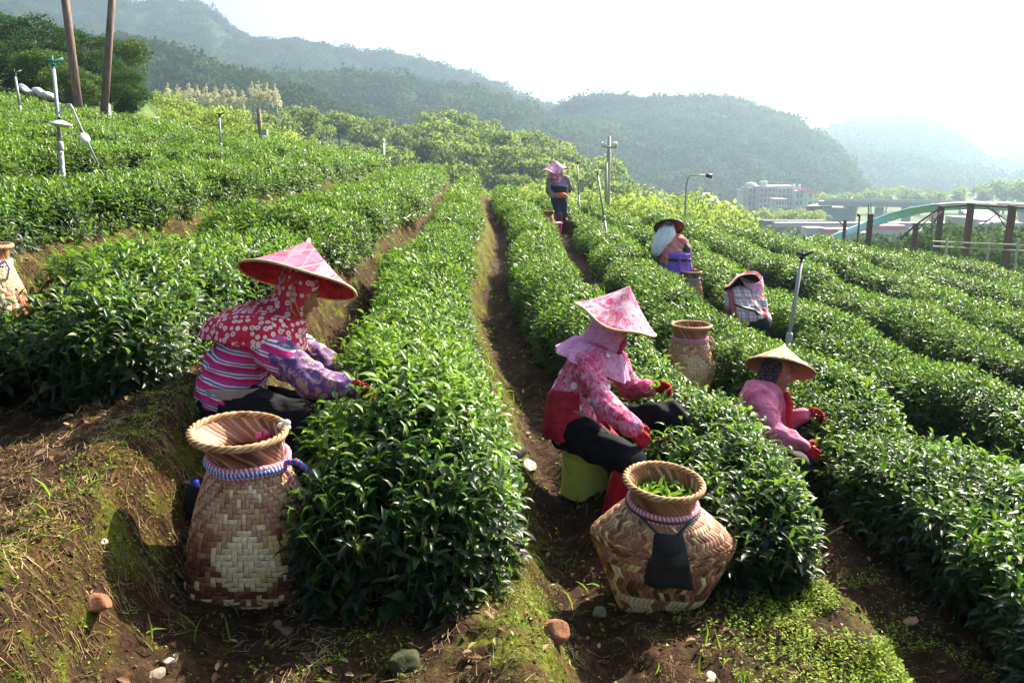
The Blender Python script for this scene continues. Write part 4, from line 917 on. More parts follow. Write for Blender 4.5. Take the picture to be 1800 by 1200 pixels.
def build_haze():
    m = bpy.data.materials.new("haze_air"); m.use_nodes = True; n = m.node_tree.nodes; l = m.node_tree.links
    n.remove(n["Principled BSDF"]); v = n.new("ShaderNodeVolumePrincipled"); v.inputs["Color"].default_value = (.54, .75, 1.0, 1); v.inputs["Density"].default_value = HAZE; v.inputs["Anisotropy"].default_value = .6
    l.new(v.outputs[0], n["Material Output"].inputs["Volume"])
    o = MB().box((0, 2000, 178), (13000, 6800, 404)).build("haze", m, None, False); tag(o, kind='stuff')
HAZE = .00058

# ------------------------------------------------------------------ baskets
def bamboo(name, lo, hi, rough=.5):
    t = NT(name); a = t.attr(); sep = t.new("ShaderNodeSeparateColor"); t.l.new(a.outputs["Color"], sep.inputs[0])
    c = t.ramp(sep.outputs[0], [(0, (.050, .018, .009)), (.25, (.17, .058, .028)), (.5, (.38, .155, .085)), (.72, (.58, .34, .20)), (.86, (.68, .50, .21)), (1, (.90, .75, .48))])
    f = t.noise(140, 3); c = t.mix(t.ramp(f, [(.35, (.35, .35, .35)), (.6, (0, 0, 0))]), c, (.10, .05, .03)); t.col(c); t.rough(rough, .4); t.bump(f, .3, .002)
    return t.m
BAMB = bamboo("bamboo_strips", 0, 1, .58)
INNER = plain("basket_shadow_weave", (.055, .028, .016), .85, .4, 40)
def ring_pt(prof, v, th):
    """prof rows: (z, half width, half depth, exponent, cx, cy)"""
    v = v * (len(prof) - 1); i = min(int(v), len(prof) - 2); f = v - i
    f2 = f
    z, w, d, e, cx, cy = [prof[i][k] * (1 - f2) + prof[i + 1][k] * f2 for k in range(6)]
    c, s = math.cos(th), math.sin(th)
    x = math.copysign(abs(c) ** (2 / e), c) * w; y = math.copysign(abs(s) ** (2 / e), s) * d
    return Vector((x + cx, y + cy, z))
def smooth_prof(p, n=24):
    """Catmull-Rom through the rows"""
    out = []; p = [p[0]] + list(p) + [p[-1]]
    for i in range(1, len(p) - 2):
        for k in range(n // (len(p) - 3) + 1):
            t = k / (n // (len(p) - 3) + 1); a, b, c, d = p[i - 1], p[i], p[i + 1], p[i + 2]
            out.append(tuple(.5 * (2 * b[j] + (c[j] - a[j]) * t + (2 * a[j] - 5 * b[j] + 4 * c[j] - d[j]) * t * t + (3 * b[j] - a[j] - 3 * c[j] + d[j]) * t ** 3) for j in range(6)))
    out.append(tuple(p[-2])); return out
def braid(pts, r, cols, name, parent, turns=30, n=6):
    """two or three twisted strands following a path"""
    pts = [Vector(p) for p in pts]; L = [0]
    for a, b in zip(pts, pts[1:]): L.append(L[-1] + (b - a).length)
    N = int(turns * 7); k_ = len(cols)
    for ci, mt in enumerate(cols):
        V = []
        for i in range(N + 1):
            s = L[-1] * i / N; j = min(max(k for k in range(len(L)) if L[k] <= s + 1e-9), len(pts) - 2); f = (s - L[j]) / max(L[j + 1] - L[j], 1e-9)
            p = pts[j].lerp(pts[j + 1], f); d = (pts[j + 1] - pts[j]).normalized(); ref = Vector((0, 0, 1)) if abs(d.z) < .9 else Vector((1, 0, 0))
            a = (ref - d * ref.dot(d)).normalized(); b = d.cross(a); t = 2 * PI * (turns * i / N + ci / k_); V.append(p + (a * math.cos(t) + b * math.sin(t)) * r * .55)
        MB().tube(V, r * .62, n).build(name, mt, parent)
def loop_around(prof, v, off, a0=0, a1=2 * PI, n=60, wob=.004, M=None):
    return [(M @ (lambda q: q + Vector((q.x - prof[0][4] * 0, q.y, 0)).normalized() * off + Vector((0, 0, wob * math.sin(5 * t))))(ring_pt(prof, v, t))) for t in [a0 + (a1 - a0) * k / n for k in range(n + 1)]]
def basket(loc, body, mouth, label, style, yaw=0, tilt=(0, 0), Nu=60, Nv=34, group="woven bamboo tea baskets", leaves=True, seed=1, scale=1.0, tone=.5):
    """body: rows from base to neck; mouth: rows from neck to rim (funnel)"""
    g = np.random.default_rng(seed)
    M = Matrix.Translation(loc) @ Matrix.Rotation(yaw, 4, 'Z') @ Matrix.Rotation(tilt[0], 4, 'Y') @ Matrix.Rotation(tilt[1], 4, 'X') @ Matrix.Scale(scale, 4)
    r = empty("tea_basket", loc, label, "basket", group)
    bp = smooth_prof(body, 24); TH = []
    for row in bp:                      # even spacing of the strips round the basket
        qq = np.linspace(0, 1, 241); qq = qq ** 5 / (qq ** 5 + (1 - qq) ** 5); tt = np.concatenate([(k + qq[(k > 0):]) * PI / 2 for k in range(4)]) - PI / 2; cc, ss = np.cos(tt), np.sin(tt)
        xx = np.sign(cc) * np.abs(cc) ** (2 / row[3]) * row[1]; yy = np.sign(ss) * np.abs(ss) ** (2 / row[3]) * row[2]
        L = np.concatenate([[0], np.cumsum(np.hypot(np.diff(xx), np.diff(yy)))]); TH.append(np.interp(np.linspace(0, 1, 481), L / L[-1], tt))
    def th_of(u, v):
        v = min(max(v, 0), 1) * (len(bp) - 1); i = min(int(v), len(bp) - 2); f = v - i; u = u % 1.0 * 480; j = min(int(u), 479); g_ = u - j
        a = TH[i][j] * (1 - g_) + TH[i][j + 1] * g_; b = TH[i + 1][j] * (1 - g_) + TH[i + 1][j + 1] * g_
        return a * (1 - f) + b * f
    def S(u, v, off=0.0):
        th = th_of(u, v); p = ring_pt(bp, min(max(v, 0), 1), th)
        if off:
            e = .004; a = ring_pt(bp, min(max(v, 0), 1), th + .02) - ring_pt(bp, min(max(v, 0), 1), th - .02); b = ring_pt(bp, min(v + .01, 1), th) - ring_pt(bp, max(v - .01, 0), th)
            nn = a.cross(b); p = p + nn.normalized() * off if nn.length > 1e-9 else p
        return p
    # dark under layer
    n = 56; V = []; nv = 26
    for j in range(nv + 1):
        for i in range(n): V.append(M @ S(i / n, j / nv, -.004))
    Fc = [(j * n + i, j * n + (i + 1) % n, (j + 1) * n + (i + 1) % n, (j + 1) * n + i) for j in range(nv) for i in range(n)] + [tuple(range(n))[::-1]]
    MB().add(V, Fc).build("basket_lining", INNER, r)
    VV, FF, TT = [], [], []
    def strip(path, hw, colr, lift=.0040):
        """path: list of (u,v) centre points; hw: half width vector in (u,v)"""
        m = len(path); o = len(VV)
        for k, (u, v) in enumerate(path):
            f = k / (m - 1); z = lift * math.sin(PI * f) ** .5
            for sgn in (-1, -.5, .5, 1): VV.append(M @ S(u + hw[0] * sgn, v + hw[1] * sgn, z + (-.0012 if abs(sgn) == 1 else 0.0))); TT.append((colr, 0, 0))
        for k in range(m - 1):
            for q in range(3): FF.append((o + k * 4 + q, o + k * 4 + q + 1, o + (k + 1) * 4 + q + 1, o + (k + 1) * 4 + q))
    if style == 'diamond':
        du, dv = 1 / Nu, 1 / Nv; ic = Nu // 2 * 0; jc = int(Nv * .42)
        def weft(i, j):
            ii = ((i + Nu // 2) % Nu) - Nu // 2
            q = abs(ii) + abs(j - jc)
            return (q % 4) < 2
        def tonef(i, j, w):
            ii = ((i + Nu // 2) % Nu) - Nu // 2; dd = math.hypot(ii * .85, (j - jc) * .8)
            b = .50 + .13 * g.normal()
            if dd < 3.4: b = .98 + .05 * g.normal()
            elif dd < 5.6: b = (.90 if j < jc or g.uniform() < .3 else .68) + .05 * g.normal()
            elif abs(ii) < 5 and jc < j < Nv * .78 and not w and (ii + j) % 3 == 0: b = .95
            elif j < Nv * .38: b = (.90 if (ii + 2 * j) % 5 == 0 and not w else .24 + .12 * g.normal())
            elif j > Nv * .5: b = .64 + .09 * g.normal()
            if j < Nv * .15: b = .80 + .14 * g.uniform() if g.uniform() < .6 else .3
            return min(1, max(.05, b + tone - .5))
        for j in range(Nv):
            for i in range(Nu):
                if weft(i, j) and not weft(i - 1, j):
                    k = 1
                    while weft(i + k, j) and k < 3: k += 1
                    c = tonef(i, j, True); strip([((i + k * f) * du, (j + .5) * dv) for f in (0, .25, .5, .75, 1)], (0, dv * .47), c)
                if not weft(i, j) and (j == 0 or weft(i, j - 1)):
                    k = 1
                    while j + k < Nv and not weft(i, j + k) and k < 3: k += 1
                    c = tonef(i, j, False); strip([((i + .5) * du, (j + k * f) * dv) for f in (0, .25, .5, .75, 1)], (du * .47, 0), c)
    else:
        du, dv = 1 / Nu, 1 / Nv
        for j in range(Nv):
            sg = 1 if j % 2 else -1; sl = 1.15
            for i in range(Nu):
                b = .42 + .19 * g.normal() + .12 * (j > Nv * .62)
                u_ = (i / Nu); near = min(abs(u_), abs(u_ - 1))
                if j < Nv * .20 and j >= 1: b = .93 if g.uniform() < .75 else .45
                elif j < Nv * .34 and near > .10 and g.uniform() < .28: b = .92
                elif g.uniform() < .02: b = .88
                u0 = (i - sg * sl * .5) * du; u1 = (i + sg * sl * .5) * du; ex = .22 * dv
                strip([(u0 + (u1 - u0) * f, max(0, min(1, j * dv - ex + (dv + 2 * ex) * f))) for f in (0, .25, .5, .75, 1)], (du * .44, 0), min(1, max(.05, b)), lift=.004)
    me = npmesh("woven_body", np.array([tuple(v) for v in VV]), [np.array(FF)], np.array(TT)); link("woven_body", me, BAMB, r)
    # neck and funnel: inner and outer wall of slanted slats
    mp_ = smooth_prof(mouth, 10); K = 44; VV, FF, TT = [], [], []
    for wall, off in ((0, .004), (1, -.004)):
        for i in range(K):
            tn = .46 + .13 * g.normal(); m = 8; o = len(VV); sl = .55 * (1 if wall else -1)
            for k in range(m + 1):
                v = k / m; th0 = 2 * PI * (i / K) + sl * v; th1 = th0 + 2 * PI / K * .9
                for q, th in enumerate((th0, (th0 + th1) / 2, th1)):
                    p = ring_pt(mp_, v, th); c = Vector((mp_[0][4], mp_[0][5], p.z)); dr = (p - c); dr.z = 0; p = p + dr.normalized() * (off + (.0025 if q == 1 else 0) * (1 if off > 0 else -1)); VV.append(M @ p); TT.append((min(1, max(.1, tn)), 0, 0))
            for k in range(m):
                for q in (0, 1): FF.append((o + k * 3 + q, o + k * 3 + q + 1, o + (k + 1) * 3 + q + 1, o + (k + 1) * 3 + q))
    # solid layer between the slats
    o = len(VV); nn = 40
    for k in range(7):
        for i in range(nn): VV.append(M @ ring_pt(mp_, k / 6, 2 * PI * i / nn)); TT.append((.14, 0, 0))
    for k in range(6):
        for i in range(nn): FF.append((o + k * nn + i, o + k * nn + (i + 1) % nn, o + (k + 1) * nn + (i + 1) % nn, o + (k + 1) * nn + i))
    link("funnel", npmesh("funnel", np.array([tuple(v) for v in VV]), [np.array(FF)], np.array(TT)), BAMB, r)
    # coiled rim
    rimo = NT("rim_cane") if "rim_cane" not in bpy.data.materials else None
    if rimo: rimo.col(rimo.ramp(rimo.noise(25, 5), [(.3, (.20, .085, .035)), (.55, (.46, .26, .13)), (.75, (.64, .45, .25))])); rimo.rough(.6, .3); rimo.bump(rimo.noise(120, 3), .3, .002)
    rm = bpy.data.materials["rim_cane"]; b = MB()
    last = mp_[-1]; NR = 240
    for sidx in range(4):
        pts = []
        for k in range(NR + 1):
            th = 2 * PI * k / NR; p = ring_pt(mp_, 1, th); c = Vector((last[4], last[5], p.z)); dr = (p - c).normalized(); t = 2 * PI * (9 * k / NR + sidx / 4)
            pts.append(M @ (p + dr * (.008 * math.cos(t)) + Vector((0, 0, .009 * math.sin(t)))))
        b.tube(pts, .0065 * scale, 6, False)
    b.build("rim", rm, r)
    # tea leaves inside
    if leaves:
        n = 150; z = bp[-1][0] + .01; rr = mouth[0][1] * .95; an = g.uniform(0, 2 * PI, n); rad = rr * np.sqrt(g.uniform(0, 1, n))
        q = np.stack([mouth[0][4] + np.cos(an) * rad, mouth[0][5] + np.sin(an) * rad, z + g.uniform(-.01, .035, n)], 1)
        q = np.array([tuple(M @ Vector(v)) for v in q]); L = g.uniform(.035, .06, n) * scale
        Vq, G, T = leaf_mesh('', q, nrm(rand_dir(n, g) + np.array([0, 0, .5])), rand_dir(n, g), L, L * .42, np.stack([g.uniform(.5, 1, n), np.zeros(n), np.zeros(n)], 1), 0)
        link("picked_leaves", npmesh("picked_leaves", Vq, G, T), TEA, r)
    return r, M, bp, mp_

# ------------------------------------------------------------------ cloth and skin
def remesh(name, mb_list, voxel, smooth_it=6, wr=0, wscale=18, mat=None, parent=None, seed=0, fac=.5):
    b = MB()
    for m in mb_list: b.add(m.v, m.f)
    me = b.mesh(name + "_src"); o = bpy.data.objects.new(name + "_src", me); col.objects.link(o)
    md = o.modifiers.new("r", 'REMESH'); md.mode = 'VOXEL'; md.voxel_size = voxel
    s = o.modifiers.new("s", 'SMOOTH'); s.iterations = smooth_it; s.factor = fac
    dg = bpy.context.evaluated_depsgraph_get(); ev = o.evaluated_get(dg); m2 = bpy.data.meshes.new_from_object(ev)
    bpy.data.objects.remove(o); bpy.data.meshes.remove(me); m2.name = name
    if wr:
        n = len(m2.vertices); co = np.zeros(n * 3, np.float32); no = np.zeros(n * 3, np.float32); m2.vertices.foreach_get('co', co); m2.vertices.foreach_get('normal', no)
        co = co.reshape(-1, 3).astype(float); no = no.reshape(-1, 3)
        q = co * wscale; w = 1 - np.abs(vn(q[:, 0] + .8 * q[:, 2], q[:, 2] * .6 + q[:, 1] * .9, seed)) * 2
        w2 = vn(q[:, 0] * 1.9 + q[:, 1], q[:, 2] * 1.7, seed + 1)
        co += no * (wr * (w * .7 + w2 * .5))[:, None]; m2.vertices.foreach_set('co', co.astype(np.float32).ravel()); m2.update()
    return link(name, m2, mat, parent)
def cap(p0, r0, p1, r1, n=14):
    """a tapered limb with round ends"""
    p0, p1 = Vector(p0), Vector(p1); d = p1 - p0; L = max(d.length, 1e-5); d = d / L; pts, rr = [], []
    for k in range(5): a = PI / 2 * (1 - k / 4); pts.append(p0 - d * r0 * math.sin(a)); rr.append(max(r0 * math.cos(a), 1e-4))
    for k in range(1, 5): a = PI / 2 * k / 4; pts.append(p1 + d * r1 * math.sin(a)); rr.append(max(r1 * math.cos(a), 1e-4))
    pts.insert(5, p1); rr.insert(5, r1)
    return MB().tube(pts, rr, n)
def chain(pr, n=14):
    return [cap(a, ra, b, rb, n) for (a, ra), (b, rb) in zip(pr, pr[1:])]
def frame(z, x):
    z = Vector(z).normalized(); x = Vector(x); x = (x - z * x.dot(z)).normalized(); y = z.cross(x)
    return Matrix((x, y, z)).transposed()          # columns x, y, z
def ell(c, r, M=None): return MB().ball(c, r, 12, M)
SKIN = NT("skin"); SKIN.col(SKIN.ramp(SKIN.noise(30, 4), [(.3, (.34, .135, .075)), (.7, (.46, .20, .12))])); SKIN.rough(.5, .35)
SKIN.p.inputs["Subsurface Weight"].default_value = .1; SKIN.p.inputs["Subsurface Radius"].default_value = (.02, .008, .004); SKIN = SKIN.m
def hand_parts(w, d, side_in, r=.0095, curl=.8, grow=1.0):
    """five fingers on a palm. w wrist, d pointing direction, side_in: towards the thumb; palm faces -n"""
    w = Vector(w); d = Vector(d).normalized(); s = Vector(side_in); s = (s - d * s.dot(d)).normalized(); n = d.cross(s)
    if n.z < 0: n = -n
    out = [cap(w, .026 * grow, w + d * .03, .027 * grow), ]
    for k in (-.024, -.008, .008, .024): out.append(cap(w + d * .02 + s * k * .7, .015 * grow, w + d * .085 + s * k, .013 * grow))
    Ls = (.058, .072, .078, .068)
    for k, L in zip((-.028, -.010, .009, .028), Ls):
        p = w + d * .088 + s * k; c1 = curl * .5; c2 = curl * 1.15; c3 = curl * 1.8
        a = p + (d * math.cos(c1) - n * math.sin(c1)) * L * .42; b = a + (d * math.cos(c2) - n * math.sin(c2)) * L * .34; e = b + (d * math.cos(c3) - n * math.sin(c3)) * L * .26
        out += [cap(p, r * grow, a, r * .95 * grow, 10), cap(a, r * .95 * grow, b, r * .88 * grow, 10), cap(b, r * .88 * grow, e, r * .75 * grow, 10)]
    p = w + d * .028 + s * .026; a = p + (s * .75 + d * .55 - n * .25) * .040; b = a + (s * .1 + d * .85 - n * .55) * .034; e = b + (-s * .2 + d * .8 - n * .6) * .022
    out += [cap(p, r * 1.35 * grow, a, r * 1.1 * grow, 10), cap(a, r * 1.1 * grow, b, r * grow, 10), cap(b, r * grow, e, r * .8 * grow, 10)]
    return out
def head_parts(c, fwd, up):
    M = frame(up, fwd); X = lambda x, y, z: Vector(c) + M @ Vector((x, y, z))
    out = [ell(X(-.012, 0, .025), (.094, .074, .092), M), ell(X(.022, 0, -.035), (.066, .060, .075), M), cap(X(.045, 0, -.085), .026, X(.012, 0, -.07), .045),
           cap(X(.080, 0, .012), .011, X(.104, 0, -.022), .0135), ell(X(.096, .012, -.026), (.010, .008, .008), M), ell(X(.096, -.012, -.026), (.010, .008, .008), M),
           cap(X(.078, -.028, .030), .012, X(.078, .028, .030), .012), cap(X(.080, -.018, -.053), .0085, X(.080, .018, -.053), .0085), cap(X(.076, -.016, -.065), .0095, X(.076, .016, -.065), .0095),
           ell(X(.055, .040, -.02), (.028, .022, .026), M), ell(X(.055, -.040, -.02), (.028, .022, .026), M), ell(X(.070, 0, -.098), (.020, .022, .017), M)]
    for s in (-1, 1): out.append(ell(X(-.005, s * .074, -.005), (.018, .009, .032), M))
    return out, M, X
EYEW = plain("eye_white", (.6, .56, .52), .3, .05, 30, 0); EYED = plain("eye_dark", (.02, .012, .01), .2, .1, 30, 0); HAIR = plain("black_hair", (.012, .010, .010), .5, .5, 80, .5, .004); LIPS = plain("lip_skin", (.30, .075, .06), .45, .1, 50, 0)
def face_details(root, X, M):
    for s in (-1, 1):
        e = ell(X(.070, s * .031, .008), (.012, .013, .009), M).build("eye", EYEW, root); ell(X(.0785, s * .031, .007), (.005, .0065, .0065), M).build("iris", EYED, e)
        cap(X(.086, s * .018, .032), .0035, X(.078, s * .042, .034), .0025, 8).build("eyebrow", HAIR, root)
        cap(X(.080, s * .020, .014), .003, X(.073, s * .043, .011), .003, 8).build("eyelid", SKIN, root)
    cap(X(.087, -.018, -.059), .0030, X(.087, .018, -.059), .0030, 8).build("mouth", LIPS, root)
def hat(root, rimc, axis, Rr, h, top, under, edge, fwd=(1, 0, 0), name="hat", wave=.0, apexk=1.0, seed=1):
    """conical hat: axis points to the apex"""
    M = frame(axis, fwd); n = 72; rows = 22; V = []; rimc = Vector(rimc)
    def prof(f):        # concave cone
        return h * ((1 - f) ** 1.25 * .93 + .07 * (1 - f) ** .5)
    for th_ in (0, -.006):
        for j in range(rows + 1):
            f = max(j / rows, .012)
            for i in range(n):
                t = 2 * PI * i / n; w = wave * f * f * math.sin(3 * t + seed) + wave * .5 * f * f * math.sin(5 * t + 2 * seed)
                V.append(rimc + M @ Vector((Rr * f * math.cos(t), Rr * f * math.sin(t), prof(f) + th_ + w)))
    off = (rows + 1) * n
    top_f = [(j * n + i, j * n + (i + 1) % n, (j + 1) * n + (i + 1) % n, (j + 1) * n + i)[::-1] for j in range(rows) for i in range(n)] + [tuple(range(n))]
    bot = [tuple(k + off for k in f[::-1]) for f in top_f]
    # two layers, one mesh each
    a = MB().add(V[:off], top_f).build(name, top, root)
    a.matrix_world = a.matrix_world
    b = MB().add(V[off:], [tuple(k - off for k in f) for f in bot]).build("hat_lining", under, a)
    pts = [rimc + M @ Vector((Rr * math.cos(2 * PI * i / n), Rr * math.sin(2 * PI * i / n), -.003 + wave * math.sin(3 * 2 * PI * i / n + seed) + wave * .5 * math.sin(5 * 2 * PI * i / n + 2 * seed))) for i in range(n + 1)]
    MB().tube(pts, .0065, 8, False).build("hat_edge", edge, a)
    return a
def loft(name, rings, mat, root, thick=.004, n=48, wr=.0, seed=0, wk=9, hem=0):
    """rings: (centre, axis_a vector, axis_b vector, t0, t1); open tube of cloth, angle from axis_a"""
    V = []; m = len(rings); dense = []
    for i in range(m - 1):
        for k in range(4):
            f = k / 4; A, B = rings[i], rings[i + 1]; dense.append((Vector(A[0]).lerp(Vector(B[0]), f), Vector(A[1]).lerp(Vector(B[1]), f), Vector(A[2]).lerp(Vector(B[2]), f), A[3] + (B[3] - A[3]) * f, A[4] + (B[4] - A[4]) * f))
    dense.append((Vector(rings[-1][0]), Vector(rings[-1][1]), Vector(rings[-1][2]), rings[-1][3], rings[-1][4])); md = len(dense)
    for j, (c, a, b, t0, t1) in enumerate(dense):
        fj = j / (md - 1)
        for i in range(n + 1):
            t = t0 + (t1 - t0) * i / n; s = 1 + wr * (math.sin(t * wk + seed + 2 * fj) * .6 + math.sin(t * wk * 1.7 + seed * 2 - 3 * fj) * .4) * fj + wr * .5 * float(vn(np.array([t * 4 + seed]), np.array([fj * 6]), seed)[0])
            V.append(c + a * math.cos(t) * s + b * math.sin(t) * s + (Vector((0, 0, hem * math.sin(2 * t + seed))) * fj if hem else Vector((0, 0, 0))))
    w = n + 1; Fc = [(j * w + i, j * w + i + 1, (j + 1) * w + i + 1, (j + 1) * w + i) for j in range(md - 1) for i in range(n)]
    o = MB().add(V, Fc).build(name, mat, root); s = o.modifiers.new("t", 'SOLIDIFY'); s.thickness = thick; s.offset = 0
    s2 = o.modifiers.new("s", 'SUBSURF'); s2.levels = 1; s2.render_levels = 1
    return o
# patterns (procedural, fixed to the cloth)
def voronoi(t, scale, feature='F1', vec=None, rnd=1.0, out="Distance"):
    o = t.new("ShaderNodeTexVoronoi", feature=feature); o.inputs["Scale"].default_value = scale; o.inputs["Randomness"].default_value = rnd
    t.l.new(vec if vec is not None else t.coord(), o.inputs["Vector"]); return o.outputs[out]
def cloth_rings():
    t = NT("red_ring_print"); d = voronoi(t, 34, rnd=.55)
    c = t.ramp(d, [(0, (.38, .30, .22)), (.16, (.34, .25, .20)), (.20, (.80, .66, .62)), (.40, (.82, .68, .66)), (.45, (.56, .025, .055)), (1, (.50, .02, .05))])
    t.col(t.mix(t.ramp(t.noise(4, 4), [(.4, (0, 0, 0)), (.8, (.35, .35, .35))]), c, (.72, .10, .14))); t.rough(.9, .1); t.bump(t.noise(12, 6, dist=1.4), .8, .035); return t.m
def wavecol(t, vec, scale, dirn, stops):
    o = t.new("ShaderNodeTexWave", wave_type='BANDS', bands_direction=dirn, wave_profile='SAW'); o.inputs["Scale"].default_value = scale; o.inputs["Distortion"].default_value = 1.0; o.inputs["Detail"].default_value = 1; o.inputs["Detail Scale"].default_value = .6
    t.l.new(vec, o.inputs["Vector"]); return t.ramp(o.outputs["Fac"], stops, 'CONSTANT')
def rotvec(t, rx, ry, rz, s=(1, 1, 1)):
    m = t.new("ShaderNodeMapping"); m.inputs["Rotation"].default_value = (rx, ry, rz); m.inputs["Scale"].default_value = s; t.l.new(t.coord(), m.inputs[0]); return m.outputs[0]
def cloth_stripes():
    t = NT("magenta_striped_cloth"); v = rotvec(t, 0, R(-14), 0)
    c = wavecol(t, v, 6.2, 'Z', [(0, (.75, .02, .16)), (.34, (.70, .66, .72)), (.48, (.12, .11, .20)), (.60, (.74, .70, .76)), (.72, (.70, .03, .30)), (.90, (.16, .14, .24))])
    t.col(c); t.rough(.9, .1); t.bump(t.noise(11, 6, dist=1.4), .8, .04); return t.m
def cloth_mottle(name, stops, scale, rough=.85, dist=1.5, spots=None):
    t = NT(name); c = t.ramp(t.noise(scale, 4, dist=dist), stops)
    if spots: c = t.mix(t.ramp(voronoi(t, spots[0], rnd=.9), [(spots[1], (1, 1, 1)), (spots[1] + .05, (0, 0, 0))]), c, spots[2])
    t.col(c); t.rough(rough, .15); t.bump(t.noise(13, 6, dist=1.4), .8, .035); return t.m
def cloth_plaid(name, base, lines, s=7.0, rx=0, ry=0, rz=0, w=.12):
    t = NT(name); v = rotvec(t, rx, ry, rz); sx = t.new("ShaderNodeSeparateXYZ"); t.l.new(v, sx.inputs[0]); c = None
    prev = base
    for k, (ax, ph, cl, sc_, ww) in enumerate(lines):
        f = t.math('FRACT', t.math('MULTIPLY_ADD', sx.outputs[ax], s * sc_, ph)); m = t.math('LESS_THAN', f, ww); prev = t.mix(t.math('MULTIPLY', m, .85), prev, cl)
    t.col(prev); t.rough(.88, .12); t.bump(t.noise(40, 5), .4, .006); return t.m

# ------------------------------------------------------------------ people
BOOT = plain("black_rubber", (.02, .02, .022), .45, .2, 20, .1)
def torso_caps(pel, mid, che, lat, rp, rm, rc, wp=.075, wm=.07, wc=.10):
    out = []
    for k in (-1, 0, 1):
        g_ = 1.0 if k else 1.06
        out += [cap(pel + lat * wp * k, rp * g_, mid + lat * wm * k, rm * g_), cap(mid + lat * wm * k, rm * g_, che + lat * wc * k, rc * g_)]
    out += [cap(pel - lat * wp, rp, pel + lat * wp, rp), cap(mid - lat * wm, rm, mid + lat * wm, rm), cap(che - lat * wc, rc, che + lat * wc, rc)]
    return out
def person(J, label, jacket, trousers, boots, glove, voxel=.011, sleeve_to=1.0, pat=None, head_detail=True, belly=.0, arm_r=(.070, .055, .045), leg_r=(.100, .075, .055), torso_r=(.125, .115, .115), wr=.010, seed=0, boot_top=.55, curl=(.8, .8), lower_sleeve=None, ls_from=.0, group="tea pickers at work"):
    root = empty("person", J['root'], label, "person", group)
    V = {k: (Vector(v) if not isinstance(v, (int, float)) else v) for k, v in J.items()}
    lat = V['lat'].normalized(); pel, mid, che = V['pelvis'], V['mid'], V['chest']
    hp, HM, HX = head_parts(V['head'], V['hfwd'], V['hup'])
    sl = .80
    body = hp + [cap(che, .07, V['head'] - HM.col[2] * .06, .052)] + torso_caps(pel, mid, che, lat, torso_r[0] * sl, torso_r[1] * sl, torso_r[2] * sl)
    for s in 'NF':
        body += chain([(V['sh' + s], arm_r[0] * .75), (V['el' + s], arm_r[1] * .75), (V['wr' + s], .028)]) + [cap(che, .07, V['sh' + s], arm_r[0] * .75)]
        body += chain([(V['hip' + s], leg_r[0] * .8), (V['kn' + s], leg_r[1] * .8), (V['an' + s], .040)]) + [cap(V['an' + s], .038, V['toe' + s], .030)]
        body += hand_parts(V['wr' + s], V['hd' + s], V['th' + s], .0068, curl[0 if s == 'N' else 1], .9)
    b = remesh("body", body, min(voxel, .009), 3, 0, mat=SKIN, parent=root)
    if head_detail: face_details(root, HX, HM)
    # jacket
    tj = torso_caps(pel + (mid - pel) * .22, mid, che, lat, torso_r[0] * 1.10, torso_r[1] * (1.08 + belly), torso_r[2])
    for s in 'NF':
        tj += [cap(che + lat * (.07 if s == 'N' else -.07), torso_r[2] * .9, V['sh' + s], arm_r[0])]
        if lower_sleeve is None:
            e = V['el' + s].lerp(V['wr' + s], sleeve_to); tj += chain([(V['sh' + s], arm_r[0]), (V['el' + s], arm_r[1]), (e, arm_r[2])])
        else:
            tj += [cap(V['sh' + s], arm_r[0], V['sh' + s].lerp(V['el' + s], ls_from), arm_r[0] * .97)]
    remesh("jacket", tj, voxel, 6, wr * 1.3, 13, jacket, root, seed)
    if lower_sleeve is not None:
        for s in 'NF':
            a = V['sh' + s].lerp(V['el' + s], max(0, ls_from - .12)); e = V['el' + s].lerp(V['wr' + s], sleeve_to)
            remesh("sleeve", chain([(a, arm_r[0] * .98), (V['el' + s], arm_r[1] * 1.05), (e, arm_r[2])]), voxel, 5, wr * 1.1, 17, lower_sleeve, root, seed + 3)
    tr = torso_caps(pel, pel.lerp(mid, .25), pel.lerp(mid, .3), lat, torso_r[0] * .98, torso_r[1] * .88, torso_r[1] * .8)
    for s in 'NF':
        tr += [cap(pel + lat * (.06 if s == 'N' else -.06), torso_r[0], V['hip' + s], leg_r[0])] + chain([(V['hip' + s], leg_r[0]), (V['kn' + s], leg_r[1]), (V['kn' + s].lerp(V['an' + s], min(1, boot_top + .12)), leg_r[2])])
    remesh("trousers", tr, voxel, 6, wr * 1.3, 12, trousers, root, seed + 7)
    for s in 'NF':
        top = V['kn' + s].lerp(V['an' + s], boot_top); hl = V['an' + s] + Vector((0, 0, -.03)); tt = V['toe' + s]
        remesh("boot", [cap(top, leg_r[2] * 1.28, V['an' + s], .052), cap(V['an' + s], .052, hl, .046), cap(hl, .044, tt, .040), cap(V['an' + s], .05, V['an' + s].lerp(tt, .6), .042)], .008, 4, .002, 20, boots, root, seed)
        if glove is not None:
            g = hand_parts(V['wr' + s], V['hd' + s], V['th' + s], .0084, curl[0 if s == 'N' else 1], 1.08)
            d = (V['el' + s] - V['wr' + s]).normalized(); g.append(cap(V['wr' + s], .031, V['wr' + s] + d * .075, .037))
            remesh("glove", g, .0038 if voxel < .02 else .008, 2, .0012, 60, glove, root, seed)
    return root, V, HM, HX
def add_rope(root, name, pts, r, mats, turns): braid(pts, r, mats, name, root, turns)
RED_GLOVE = cloth_mottle("red_knit", [(.3, (.36, .008, .02)), (.7, (.62, .03, .06))], 60)
WINE = cloth_mottle("wine_red_cloth", [(.3, (.26, .01, .02)), (.7, (.50, .03, .06))], 9)
EDGEB = plain("bamboo_edge", (.52, .42, .22), .7, .25, 50, .2, .002)
def CL(*a): CLEAR.append(a)
